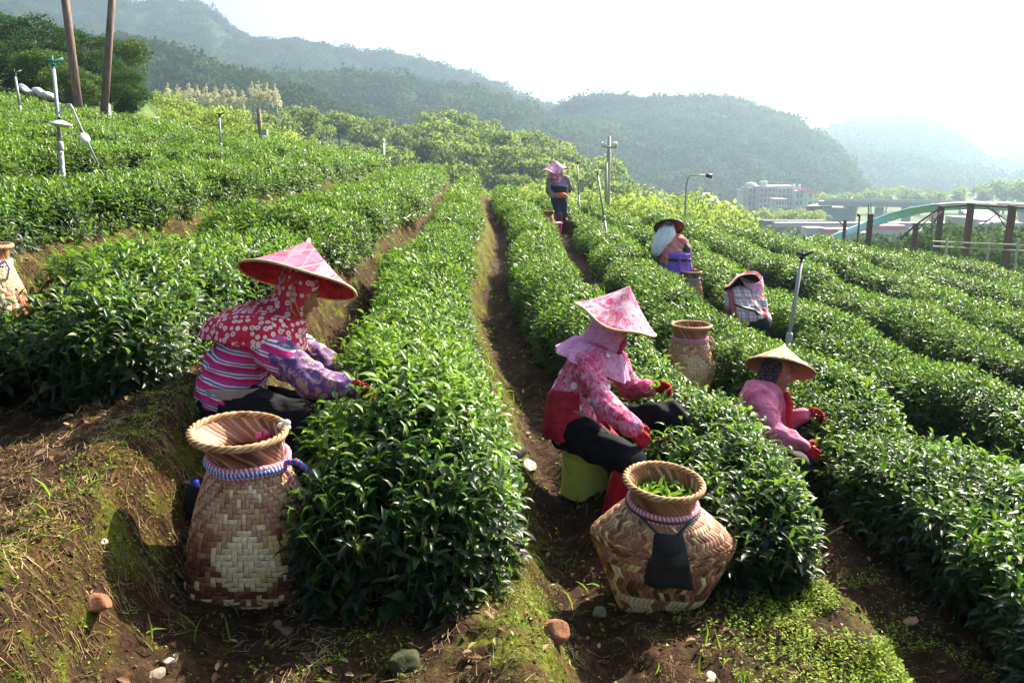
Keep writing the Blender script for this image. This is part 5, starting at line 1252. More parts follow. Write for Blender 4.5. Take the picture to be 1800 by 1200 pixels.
def clear_caps(pts, r):
    for a, b in zip(pts, pts[1:]):
        a, b = Vector(a), Vector(b); n = max(1, int((b - a).length / (r * .7)))
        for k in range(n + 1): p = a.lerp(b, k / n); CLEAR.append((p.x, p.y, p.z, r))
def plan_clear():
    """called before the hedges are grown"""
    clear_caps([P(405, 700, 3.75), P(545, 745, 3.6)], .17); clear_caps([P(470, 600, 3.75), P(400, 700, 3.75)], .24); clear_caps([P(545, 745, 3.6), P(530, 880, 3.65)], .12)
    clear_caps([P(535, 830, 3.0), P(545, 880, 3.0)], .09); clear_caps([P(550, 675, 3.45), P(640, 692, 3.36)], .11)
    clear_caps([P(1030, 650, 4.35), P(1005, 760, 4.4)], .24); clear_caps([P(1010, 750, 4.35), P(1105, 815, 3.95)], .14); clear_caps([P(1105, 815, 3.95), P(1075, 940, 4.05)], .13)
    clear_caps([P(1060, 760, 4.45), P(1185, 735, 4.25)], .12); clear_caps([P(1080, 730, 4.0), P(1125, 770, 3.85)], .08); clear_caps([P(1120, 680, 4.5), P(1175, 690, 4.4)], .07)
    clear_caps([P(1320, 690, 5.3), P(1340, 790, 5.3)], .26); clear_caps([P(1350, 800, 5.2), P(1405, 805, 5.0)], .10); clear_caps([P(1360, 760, 5.0), P(1430, 800, 4.9)], .08); clear_caps([P(1370, 735, 5.4), P(1425, 730, 5.3)], .07)
    clear_caps([P(445, 1030, 3.1), P(425, 760, 3.1)], .25); clear_caps([P(1155, 1050, 3.45), P(1150, 850, 3.45)], .28); clear_caps([P(1210, 680, 7.0), P(1205, 590, 7.0)], .27); clear_caps([P(1210, 690, 6.5), P(1215, 650, 6.5)], .2)
    clear_caps([P(1213, 510, 12.4), P(1213, 460, 12.4)], .30); clear_caps([P(1215, 505, 11.8), P(1215, 500, 11.6)], .30); clear_caps([P(1185, 480, 12.5), P(1175, 410, 12.5)], .33); clear_caps([P(1310, 520, 9), P(1325, 600, 9)], .26); clear_caps([P(1325, 560, 8.6), P(1335, 600, 8.6)], .22)
    clear_caps([P(980, 395, 20.5), P(980, 300, 20.5)], .34); clear_caps([P(978, 396, 20.2), P(985, 410, 18.6)], .45); clear_caps([P(962, 396, 20.2), P(966, 410, 18.6)], .40); clear_caps([P(10, 500, 4.7), P(10, 440, 4.7)], .26); clear_caps([P(25, 490, 4.2), P(20, 480, 3.7)], .22); clear_caps([P(1025, 830, 4.4), P(1025, 870, 4.4)], .20); clear_caps([P(970, 385, 20.3), P(962, 370, 21)], .3)
    clear_caps([P(1385, 600, 6.6), P(1400, 470, 6.6)], .04)

def picker_one():
    """red scarf, pink plaid hat, left"""
    z = 3.75
    J = dict(root=P(500, 880, z), lat=P(470, 620, 3.3) - P(478, 612, 3.9), pelvis=P(402, 712, z), mid=P(412, 655, z), chest=P(452, 590, z), head=P(526, 512, z - .03), hfwd=(.84, -.26, -.42), hup=(.40, .02, .90),
             shN=P(478, 615, 3.55), shF=P(500, 600, 3.93), elN=P(552, 672, 3.42), elF=P(585, 650, 3.85), wrN=P(606, 680, 3.40), wrF=P(625, 672, 3.70), hdN=(.95, .1, -.15), hdF=(.85, -.3, -.3), thN=(0, -.5, .8), thF=(0, -1, .3),
             hipN=P(408, 715, 3.64), hipF=P(412, 712, 3.88), knN=P(540, 745, 3.55), knF=P(560, 730, 3.84), anN=P(530, 868, 3.66), anF=P(560, 855, 3.9), toeN=P(566, 885, 3.60), toeF=P(596, 868, 3.88))
    purple = NT("purple_gold_sleeve"); c = purple.ramp(purple.noise(26, 5, dist=1.0), [(.40, (.085, .035, .14)), (.52, (.17, .075, .22)), (.60, (.42, .30, .16)), (.66, (.15, .06, .20))]); purple.col(c); purple.rough(.7, .3); purple.bump(purple.noise(30, 5), .6, .01)
    blk = cloth_plaid("black_checked_cloth", (.008, .008, .010), [(0, 0, (.022, .022, .026), 11, .2), (2, .3, (.022, .022, .026), 11, .2)], 7)
    root, V, HM, HX = person(J, "woman in red printed scarf and striped shirt, seated behind the tilted basket", cloth_stripes(), blk, BOOT, RED_GLOVE, voxel=.010, lower_sleeve=purple.m, ls_from=.35, arm_r=(.080, .070, .052), leg_r=(.125, .088, .06), torso_r=(.14, .13, .125), wr=.011, seed=3, curl=(.9, .9))
    lat = V['lat'].normalized(); up = HM.col[2]; fw = HM.col[0]; hc = V['head']
    rings_m = cloth_rings()
    fa = Vector((.9, .1, 0)).normalized()
    g = R(56)
    hd = lambda k: hc + Vector(up) * k
    L_ = Vector(lat)
    rr = [(hd(.10) - fw * .02, fw * .07, L_ * .06, g * .3, 2 * PI - g * .3), (hd(.06) - fw * .005, fw * .108, L_ * .092, g * .6, 2 * PI - g * .6), (hd(-.01) - fw * .015, fw * .100, L_ * .100, g, 2 * PI - g), (hd(-.075) - fw * .02, fw * .10, L_ * .098, g * .8, 2 * PI - g * .8),
          (hd(-.125) - fw * .045, fw * .12, L_ * .12, g * .2, 2 * PI - g * .2)]
    nk = V['chest'].lerp(hc, .45)
    rr += [(nk + Vector((-.03, 0, .0)), Vector((.185, 0, -.03)), L_ * .20, 0.02, 2 * PI - .02), (V['chest'] + Vector((.0, 0, .045)), Vector((.225, 0, -.03)), L_ * .265, 0, 2 * PI), (V['chest'] + Vector((-.01, 0, .0)), Vector((.240, 0, -.035)), L_ * .285, 0, 2 * PI), (V['chest'] + Vector((-.02, 0, -.045)), Vector((.250, 0, -.03)), L_ * .295, 0, 2 * PI)]
    loft("scarf", rr, rings_m, root, .005, 60, .05, 2, 8, .008)
    plaid = cloth_plaid("pink_plaid_hat_cloth", (.55, .07, .13), [(0, .1, (.60, .17, .25), 1, .4), (2, .2, (.57, .11, .19), 1.4, .3), (0, 0, (.60, .34, .22), 2, .04), (2, 0, (.60, .32, .22), 2.6, .05), (0, .5, (.22, .2, .3), 1, .03), (1, .3, (.60, .30, .22), 2, .04)], 7)
    lin = cloth_mottle("red_hat_lining", [(.35, (.10, .008, .012)), (.6, (.42, .02, .03)), (.75, (.55, .10, .03))], 22)
    c = P(524, 493, z - .02); ap = P(543, 421, z + .018)
    ax = (ap - c).normalized(); hat(root, c, ax, .275, .20, plaid, lin, EDGEB, seed=2, wave=.004)
    b = MB(); b.lathe([(.022, -.045), (.004, .004), (.001, .006)], ap + ax * .004, frame(ax, (1, 0, 0)), 16); b.build("hat_tip", plain("white_cloth", (.72, .70, .66), .9, .08, 30), root)
    strap = plain("leather_strap", (.50, .22, .12), .7, .2, 40)
    MB().tube([HX(.01, -.112, .05), HX(.03, -.116, -.02), HX(.05, -.108, -.07), HX(.075, -.06, -.10)], .005, 6).build("chin_strap", strap, root)
    MB().tube([HX(.025, -.113, .04), HX(.05, -.112, -.02), HX(.085, -.060, -.095)], .004, 6).build("chin_strap", strap, root)
    # waist belt and shirt tail
    pc = V['pelvis'].lerp(V['mid'], .42)
    loft("belt", [(pc + Vector((0, 0, .03)), Vector((.172, 0, 0)), L_ * .245, 0, 2 * PI), (pc + Vector((-.005, 0, -.02)), Vector((.174, 0, 0)), L_ * .247, 0, 2 * PI)], plain("beige_belt", (.34, .27, .22), .8, .15, 30), root, .006, 40)
    MB().box(pc + Vector((-.165, -.10, 0)), (.02, .07, .07), .5).build("belt_bag", BOOT, root)
    # low stool under her
    p = P(395, 770, z); gd = gz(p.x, p.y)
    s = empty("stool", (p.x, p.y, gd), "low dark plastic stool hidden under the woman in the striped shirt", "stool")
    st = plain("dark_stool_plastic", (.03, .04, .05), .5, .2, 20); top = max(V['pelvis'].z - .15, gd + .1)
    MB().lathe([(.001, 0), (.14, 0), (.15, -.02), (.14, -.035), (.001, -.035)], (p.x, p.y, top), None, 24).build("seat", st, s)
    for k in range(4):
        a = PI / 4 + k * PI / 2; MB().tube([(p.x + .10 * math.cos(a), p.y + .10 * math.sin(a), top - .02), (p.x + .14 * math.cos(a), p.y + .14 * math.sin(a), gd - .01)], .014, 8).build("leg", st, s)

def picker_two():
    """pink floral, centre"""
    z = 4.38
    J = dict(root=P(1070, 900, z), lat=P(1030, 640, 4.0) - P(1052, 622, 4.6), pelvis=P(1008, 752, z), mid=P(1012, 695, z), chest=P(1040, 638, z), head=P(1073, 583, z), hfwd=(.80, -.15, -.42), hup=(.40, -.05, .90),
             shN=P(1032, 640, 4.20), shF=P(1078, 628, 4.56), elN=P(1062, 712, 4.02), elF=P(1108, 684, 4.62), wrN=P(1112, 752, 3.90), wrF=P(1142, 682, 4.48), hdN=(.62, .05, -.70), hdF=(.9, -.1, .05), thN=(.7, .3, .5), thF=(0, -.4, .9),
             hipN=P(1008, 757, 4.26), hipF=P(1030, 750, 4.50), knN=P(1106, 812, 3.92), knF=P(1182, 732, 4.30), anN=P(1075, 905, 4.02), anF=P(1165, 850, 4.45), toeN=P(1095, 945, 3.86), toeF=P(1200, 862, 4.38))
    fl = NT("pink_floral_jacket"); c = fl.ramp(fl.noise(18, 5, dist=1.8), [(.34, (.48, .02, .08)), (.48, (.60, .08, .20)), (.60, (.66, .22, .35)), (.72, (.66, .42, .50))])
    d = voronoi(fl, 11, rnd=1.0); c = fl.mix(fl.ramp(d, [(.20, (1, 1, 1)), (.25, (0, 0, 0))]), c, (.80, .74, .74))
    w = voronoi(fl, 19, 'DISTANCE_TO_EDGE'); c = fl.mix(fl.ramp(w, [(.012, (.45, .45, .45)), (.05, (0, 0, 0))]), c, (.66, .52, .50))
    d3 = fl.noise(9, 2); c = fl.mix(fl.ramp(d3, [(.68, (0, 0, 0)), (.72, (.8, .8, .8))]), c, (.32, .30, .55)); fl.col(c); fl.rough(.85, .15); fl.bump(fl.noise(12, 6, dist=1.4), .8, .035)
    root, V, HM, HX = person(J, "seated woman in pink floral jacket and pink cone hat on the green bucket", fl.m, plain("black_cloth", (.006, .006, .008), .85, .3, 20, spec=.12), plain("wine_rubber", (.30, .008, .028), .35, .15, 14, .1), cloth_mottle("dark_red_glove", [(.3, (.20, .006, .02)), (.7, (.55, .02, .05))], 30),
                             voxel=.011, torso_r=(.125, .115, .115), arm_r=(.075, .062, .048), leg_r=(.105, .085, .058), wr=.010, seed=11, boot_top=.22, curl=(.9, 1.3))
    lat = V['lat'].normalized(); L_ = Vector(lat)
    # wine red vest skirt around belly
    ps, ms = V['pelvis'], V['mid']
    loft("waist_apron", [(ms + Vector((.0, 0, .05)), Vector((.128, 0, 0)), L_ * .19, 0, 2 * PI), (ms + Vector((.0, 0, .02)), Vector((.150, 0, 0)), L_ * .212, 0, 2 * PI), (ms.lerp(ps, .5), Vector((.158, 0, 0)), L_ * .223, 0, 2 * PI), (ps + Vector((-.0, 0, .02)), Vector((.168, 0, 0)), L_ * .235, 0, 2 * PI), (ps + Vector((.01, 0, -.035)), Vector((.17, 0, 0)), L_ * .235, .9, 2 * PI - .9)], WINE, root, .005, 60, .055, 4, 11)
    MB().tube([P(1008, 722, 4.14), P(1040, 735, 4.10), P(1062, 752, 4.04), P(1085, 775, 4.02)], .004, 6).build("apron_string", plain("grey_cord", (.3, .27, .26), .8, .2, 60), root)
    # apron flap across the lap
    loft("apron_flap", [(P(1050, 745, 4.20), Vector((.07, 0, -.02)), Vector((0, .10, 0)), -2.4, 2.4), (P(1085, 775, 4.14), Vector((.07, 0, -.05)), Vector((0, .12, 0)), -2.2, 2.2), (P(1098, 795, 4.12), Vector((.04, 0, -.05)), Vector((0, .12, 0)), -2.0, 2.0)], WINE, root, .005, 24, .05, 2)
    pk = NT("pale_pink_lace"); c = pk.ramp(pk.noise(60, 4), [(.35, (.54, .14, .32)), (.55, (.64, .31, .48))]); pk.col(c); pk.rough(.9, .1); pk.bump(pk.noise(50, 5), .5, .006)
    up = Vector(HM.col[2]); fw = Vector(HM.col[0]); hc = V['head']; hl = Vector(HM.col[1]); g = R(34)
    rr = [(hc + up * .08 - fw * .02, fw * .07, hl * .06, g, 2 * PI - g), (hc + up * .03 - fw * .01, fw * .105, hl * .095, g, 2 * PI - g), (hc - up * .03 - fw * .015, fw * .105, hl * .10, g, 2 * PI - g), (hc - up * .09 - fw * .02, fw * .108, hl * .105, g * .5, 2 * PI - g * .5),
          (V['chest'].lerp(hc, .5) + Vector((-.015, 0, .02)), Vector((.135, 0, -.045)), hl * .150, .05, 2 * PI - .05), (V['chest'].lerp(hc, .22) + Vector((-.01, 0, .0)), Vector((.185, 0, -.07)), hl * .215, 0, 2 * PI), (V['chest'].lerp(hc, .02) + Vector((-.0, 0, -.0)), Vector((.20, 0, -.09)), hl * .235, 0, 2 * PI)]
    loft("neck_scarf", rr, pk.m, root, .006, 60, .09, 5, 9, .012)
    MB().add(*(lambda b: (b.v, b.f))(ell(HX(.088, 0, -.045), (.024, .05, .04), HM))).build("face_mask", cloth_mottle("red_face_cloth", [(.4, (.60, .02, .07)), (.6, (.72, .10, .18))], 30), root)
    hm = NT("pink_floral_hat"); c = hm.ramp(hm.noise(9, 4, dist=2.2), [(.36, (.52, .05, .17)), (.47, (.60, .20, .34)), (.52, (.66, .44, .52)), (.62, (.66, .50, .55)), (.70, (.55, .11, .25))])
    w = hm.noise(5, 3, dist=3.0); c = hm.mix(hm.ramp(w, [(.49, (0, 0, 0)), (.51, (.7, .7, .7)), (.53, (0, 0, 0))]), c, (.50, .52, .36)); hm.col(c); hm.rough(.85, .15); hm.bump(hm.noise(20, 4), .3, .008)
    c = P(1083, 560, z - .02); ap = P(1107, 499, z - .05); ax = (ap - c).normalized(); ax.y -= .10
    hat(root, c, ax.normalized(), .232, .195, hm.m, cloth_mottle("dull_pink_lining", [(.3, (.3, .06, .10)), (.7, (.5, .16, .2))], 20), EDGEB, seed=4, wave=.012)
    # leaves held in the far hand
    g_ = np.random.default_rng(4); n = 14; p = P(1150, 675, 4.40); q = np.array([tuple(p)] * n) + g_.normal(size=(n, 3)) * .018
    L = g_.uniform(.035, .055, n); Vq, G, T = leaf_mesh('', q, nrm(rand_dir(n, g_) + np.array([0, 0, .6])), rand_dir(n, g_), L, L * .4, np.stack([g_.uniform(.6, 1, n), np.zeros(n), np.zeros(n)], 1), 0)
    o = link("leaf_sprig", npmesh("leaf_sprig", Vq, G, T), TEA); tag(o, "fresh green sprig held in the raised glove of the woman in pink", "leaves")

def picker_three():
    """pink jacket, straw hat, right"""
    z = 5.25
    J = dict(root=P(1350, 860, z), lat=P(1340, 700, 4.9) - P(1352, 690, 5.6), pelvis=P(1322, 800, z), mid=P(1322, 752, z), chest=P(1338, 700, z), head=P(1367, 655, z), hfwd=(.86, -.34, -.30), hup=(.30, 0, .95),
             shN=P(1338, 700, 5.05), shF=P(1362, 692, 5.42), elN=P(1362, 762, 4.88), elF=P(1385, 742, 5.42), wrN=P(1408, 782, 4.82), wrF=P(1412, 728, 5.30), hdN=(.80, -.1, -.50), hdF=(.95, -.1, 0), thN=(.4, .2, .8), thF=(0, -.3, .9),
             hipN=P(1326, 806, 5.13), hipF=P(1338, 802, 5.38), knN=P(1398, 808, 4.98), knF=P(1412, 775, 5.36), anN=P(1385, 890, 5.1), anF=P(1420, 870, 5.4), toeN=P(1408, 905, 5.02), toeF=P(1445, 882, 5.35))
    pj = cloth_mottle("plain_pink_jacket", [(.3, (.66, .15, .26)), (.7, (.76, .24, .36))], 7)
    root, V, HM, HX = person(J, "woman in plain pink jacket under the straw hat at the right", pj, plain("grey_black_cloth", (.035, .037, .042), .8, .3, 20), BOOT, RED_GLOVE, voxel=.011, torso_r=(.135, .13, .13), arm_r=(.085, .068, .05), leg_r=(.10, .085, .058), wr=.012, seed=21, curl=(.7, 1.1))
    L_ = V['lat'].normalized(); up = Vector(HM.col[2]); fw = Vector(HM.col[0]); hl = Vector(HM.col[1]); hc = V['head']; g = R(72)
    dk = cloth_mottle("dark_speckled_scarf", [(.45, (.03, .02, .03)), (.6, (.12, .10, .10))], 60, dist=0)
    loft("head_scarf", [(hc + up * .08 - fw * .02, fw * .07, hl * .06, g, 2 * PI - g), (hc + up * .03 - fw * .012, fw * .10, hl * .09, g, 2 * PI - g), (hc - up * .04 - fw * .02, fw * .095, hl * .092, g, 2 * PI - g), (hc - up * .10 - fw * .03, fw * .09, hl * .09, g * .7, 2 * PI - g * .7), (V['chest'].lerp(hc, .30), Vector((.10, 0, -.05)), hl * .11, .3, 2 * PI - .3)], dk, root, .005, 48, .04, 2)
    MB().tube([P(1381, 690, 5.14), P(1388, 710, 5.10), P(1386, 735, 5.08), P(1390, 760, 5.08)], [.018, .026, .022, .006], 8).build("neckerchief", RED_GLOVE, root)
    loft("lower_apron", [(V['pelvis'] + Vector((.02, 0, .0)), Vector((.16, 0, 0)), L_ * .2, 0, 2 * PI), (V['pelvis'] + Vector((.12, -.02, -.05)), Vector((.22, 0, -.03)), L_ * .19, 0, 2 * PI)], dk, root, .005, 40, .06, 3)
    st = NT("straw_hat_fronds"); vv = st.new("ShaderNodeVectorMath", operation='SUBTRACT'); c = P(1371, 648, z); ap = P(1380, 598, z + .05); ax = (ap - c).normalized()
    a = st.attr(); f = st.noise(26, 4); st.col(st.mix(a.outputs["Fac"], (.26, .15, .07), (.66, .47, .26))); st.rough(.8, .2)
    # frond hat built from many overlapping straw blades
    Mh = frame(ax, (1, 0, 0)); g_ = np.random.default_rng(9); VV, FF, TT = [], [], []; Rr = .225; h = .16
    for layer in range(2):
        for i in range(150):
            t = 2 * PI * (i + g_.uniform(0, .6)) / 150; t2 = t + g_.normal() * .035; o = len(VV); tn = g_.uniform(0, 1); dz = layer * .004 + g_.uniform(0, .004); rl = Rr * g_.uniform(.97, 1.03)
            for k in range(7):
                f = max(k / 6, .02); tt = t + (t2 - t) * f; w = .0030 + .0040 * f; zz = h * ((1 - f) ** 1.12) + dz; r0 = rl * f
                cx, cy = math.cos(tt), math.sin(tt)
                for s_ in (-1, 0, 1): VV.append(tuple(c + Mh @ Vector((r0 * cx - cy * w * s_, r0 * cy + cx * w * s_, zz + (.002 if s_ == 0 else 0))))); TT.append((tn, tn, tn))
            for k in range(6):
                for q in (0, 1): FF.append((o + k * 3 + q, o + k * 3 + q + 1, o + (k + 1) * 3 + q + 1, o + (k + 1) * 3 + q))
    o = link("straw_hat", npmesh("straw_hat", np.array(VV), [np.array(FF)], np.array(TT)), st.m, root)
    n = 60; V2 = []; 
    for j in range(8):
        f = max(j / 7, .02)
        for i in range(n): t = 2 * PI * i / n; V2.append(c + Mh @ Vector((Rr * .97 * f * math.cos(t), Rr * .97 * f * math.sin(t), h * ((1 - f) ** 1.12) - .004)))
    MB().add(V2, [(j * n + i, j * n + (i + 1) % n, (j + 1) * n + (i + 1) % n, (j + 1) * n + i) for j in range(7) for i in range(n)]).build("hat_lining", plain("hat_weave", (.22, .13, .07), .8, .3, 60), o)
    MB().tube([c + Mh @ Vector((Rr * .99 * math.cos(2 * PI * i / 48), Rr * .99 * math.sin(2 * PI * i / 48), .002)) for i in range(49)], .0045, 6, False).build("hat_edge", EDGEB, o)
    MB().lathe([(.020, -.028), (.012, -.005), (.004, .012), (.001, .014)], c + ax * (h + .004), Mh, 14).build("hat_tip", WHITE, root)

def picker_bending():
    """plaid shirt, bending away"""
    z = 9.0
    J = dict(root=P(1330, 620, z), lat=P(1297, 530, z) - P(1335, 535, z - .0), pelvis=P(1322, 566, z - .05), mid=P(1314, 548, z + .02), chest=P(1308, 524, z + .15), head=P(1306, 503, z + .35), hfwd=(-.15, .5, -.85), hup=(-.1, .85, .45),
             shN=P(1290, 523, z + .15), shF=P(1331, 524, z + .1), elN=P(1283, 545, z + .35), elF=P(1341, 552, z + .1), wrN=P(1285, 558, z + .6), wrF=P(1336, 575, z + .35), hdN=(0, .8, -.5), hdF=(-.2, .8, -.5), thN=(1, 0, 0), thF=(-1, 0, 0),
             hipN=P(1314, 572, z - .05), hipF=P(1330, 572, z - .05), knN=P(1322, 600, z + .05), knF=P(1335, 600, z), anN=P(1328, 635, z), anF=P(1338, 636, z - .05), toeN=P(1326, 640, z + .15), toeF=P(1338, 641, z + .1))
    pl = cloth_plaid("red_white_plaid", (.66, .60, .60), [(0, .1, (.46, .24, .26), 1.6, .32), (2, .4, (.52, .32, .34), 1.4, .28), (0, .0, (.22, .14, .16), 4, .16), (2, 0, (.30, .20, .22), 4, .16), (0, .62, (.40, .06, .07), .5, .14)], 6)
    root, V, HM, HX = person(J, "bending woman in red and white plaid shirt seen from behind", pl, plain("dark_trousers", (.018, .015, .018), .8, .3, 20), BOOT, RED_GLOVE, voxel=.017, head_detail=False, torso_r=(.135, .13, .13), arm_r=(.075, .062, .05), leg_r=(.115, .09, .07), wr=.010, seed=31)
    L_ = V['lat'].normalized(); b = V['pelvis'].lerp(V['mid'], .75)
    loft("blue_sash", [(b + Vector((0, 0, .05)), L_ * .215, Vector((0, .155, .07)), 0, 2 * PI), (b + Vector((-.01, 0, -.035)), L_ * .22, Vector((0, .16, .07)), 0, 2 * PI)], plain("navy_sash", (.045, .05, .16), .8, .2, 20), root, .01, 40, .03, 2)
    MB().tube([P(1290, 535, 8.8), P(1308, 541, 8.76), P(1325, 545, 8.78), P(1338, 556, 8.85)], .014, 6).build("belt_strap", BOOT, root)
    pk = cloth_mottle("pink_hat_cover", [(.35, (.66, .07, .18)), (.5, (.80, .40, .52)), (.7, (.82, .62, .68))], 9)
    c = P(1304, 500, z + .15); ax = Vector((-.22, .62, .72)).normalized()
    hat(root, c, ax, .20, .15, pk, plain("black_lining", (.012, .010, .010), .9, .2, 20), EDGEB, wave=.02, seed=6)
    loft("hat_cloth", [(P(1320, 487, z + .15), Vector((.12, 0, .02)), Vector((0, .14, .05)), 0, 2 * PI), (P(1325, 500, z + .12), Vector((.11, 0, .0)), Vector((0, .12, .05)), 0, 2 * PI), (P(1330, 514, z + .08), Vector((.06, 0, .0)), Vector((0, .08, .05)), 0, 2 * PI), (P(1334, 520, z + .05), Vector((.02, 0, .0)), Vector((0, .03, .02)), 0, 2 * PI)], pk, root, .006, 30, .10, 2)
    loft("sleeve_cover", [(P(1338, 525, z), Vector((.06, 0, 0)), Vector((0, .07, 0)), 0, 2 * PI), (P(1342, 550, z + .02), Vector((.05, 0, 0)), Vector((0, .06, 0)), 0, 2 * PI), (P(1342, 572, z + .05), Vector((.035, 0, 0)), Vector((0, .05, 0)), 0, 2 * PI)], cloth_plaid("pale_blue_plaid", (.62, .66, .68), [(0, 0, (.10, .22, .26), 6, .2), (2, 0, (.2, .3, .35), 5, .15)], 7), root, .005, 24, .06, 1)

def picker_white_scarf():
    z = 12.5
    J = dict(root=P(1185, 500, z), lat=P(1160, 430, z) - P(1205, 432, z - .1), pelvis=P(1187, 462, z), mid=P(1182, 445, z + .02), chest=P(1180, 425, z + .10), head=P(1175, 405, z + .22), hfwd=(.2, .8, -.55), hup=(.0, .50, .86),
             shN=P(1163, 425, z + .1), shF=P(1198, 424, z - .02), elN=P(1160, 446, z + .3), elF=P(1208, 446, z - .08), wrN=P(1170, 455, z + .5), wrF=P(1204, 458, z + .25), hdN=(.3, .9, -.3), hdF=(-.2, .8, -.5), thN=(1, 0, 0), thF=(-1, 0, 0),
             hipN=P(1180, 468, z), hipF=P(1194, 468, z), knN=P(1183, 472, z + .42), knF=P(1198, 472, z + .42), anN=P(1183, 502, z + .3), anF=P(1197, 502, z + .3), toeN=P(1183, 502, z + .5), toeF=P(1197, 502, z + .5))
    jk = cloth_mottle("salmon_jacket", [(.35, (.66, .18, .17)), (.7, (.78, .34, .32))], 8, spots=(8, .16, (.80, .62, .60)))
    root, V, HM, HX = person(J, "woman with a white shoulder scarf and black rimmed hat seen from behind", jk, plain("purple_trousers", (.17, .09, .42), .8, .2, 14), BOOT, None, voxel=.02, head_detail=False, torso_r=(.145, .14, .135), arm_r=(.085, .075, .06), leg_r=(.12, .09, .07), wr=.012, seed=41, lower_sleeve=BOOT, ls_from=.55)
    L_ = V['lat'].normalized(); b = V['pelvis']
    pu = plain("purple_apron", (.22, .11, .55), .75, .2, 12, .4, .01)
    loft("purple_apron", [(b + Vector((0, 0, .175)), L_ * .19, Vector((0, .13, 0)), 0, 2 * PI), (b + Vector((0, 0, .15)), L_ * .23, Vector((0, .165, 0)), 0, 2 * PI), (b + Vector((0, 0, .06)), L_ * .235, Vector((0, .175, 0)), 0, 2 * PI), (b + Vector((0, 0, -.10)), L_ * .26, Vector((0, .20, 0)), 0, 2 * PI), (b + Vector((0, 0, -.22)), L_ * .26, Vector((0, .2, 0)), 0, 2 * PI)], pu, root, .006, 60, .10, 2, 12)
    loft("black_belt", [(b + Vector((0, 0, .085)), L_ * .242, Vector((0, .18, 0)), 0, 2 * PI), (b + Vector((0, 0, .035)), L_ * .245, Vector((0, .185, 0)), 0, 2 * PI)], BOOT, root, .01, 40)
    wh = plain("white_scarf_cloth", (.74, .75, .80), .9, .06, 14, .5, .012)
    loft("white_scarf", [(P(1176, 393, z), Vector((.07, 0, 0)), Vector((0, .08, .03)), 0, 2 * PI), (P(1172, 402, z), Vector((.12, 0, 0)), Vector((0, .14, .0)), 0, 2 * PI), (P(1169, 414, z + .02), Vector((.165, 0, .02)), Vector((0, .18, 0)), 0, 2 * PI), (P(1163, 428, z + .03), Vector((.155, 0, .05)), Vector((0, .20, 0)), 0, 2 * PI), (P(1158, 438, z + .06), Vector((.11, 0, .07)), Vector((0, .20, 0)), 0, 2 * PI), (P(1156, 446, z + .08), Vector((.06, 0, .05)), Vector((0, .17, 0)), 0, 2 * PI)], wh, root, .006, 60, .10, 3, 11)
    c = P(1176, 400, z + .05); ax = Vector((.04, .62, .78)).normalized()
    hat(root, c, ax, .235, .17, plain("pale_hat_top", (.5, .48, .42), .8, .2, 20), plain("rust_red_lining", (.30, .06, .03), .85, .35, 22), BOOT, wave=0)
    MB().tube([c + frame(ax, (1, 0, 0)) @ Vector((.222 * math.cos(2 * PI * i / 48), .222 * math.sin(2 * PI * i / 48), -.008)) for i in range(49)], .016, 8, False).build("black_rim", BOOT, root)

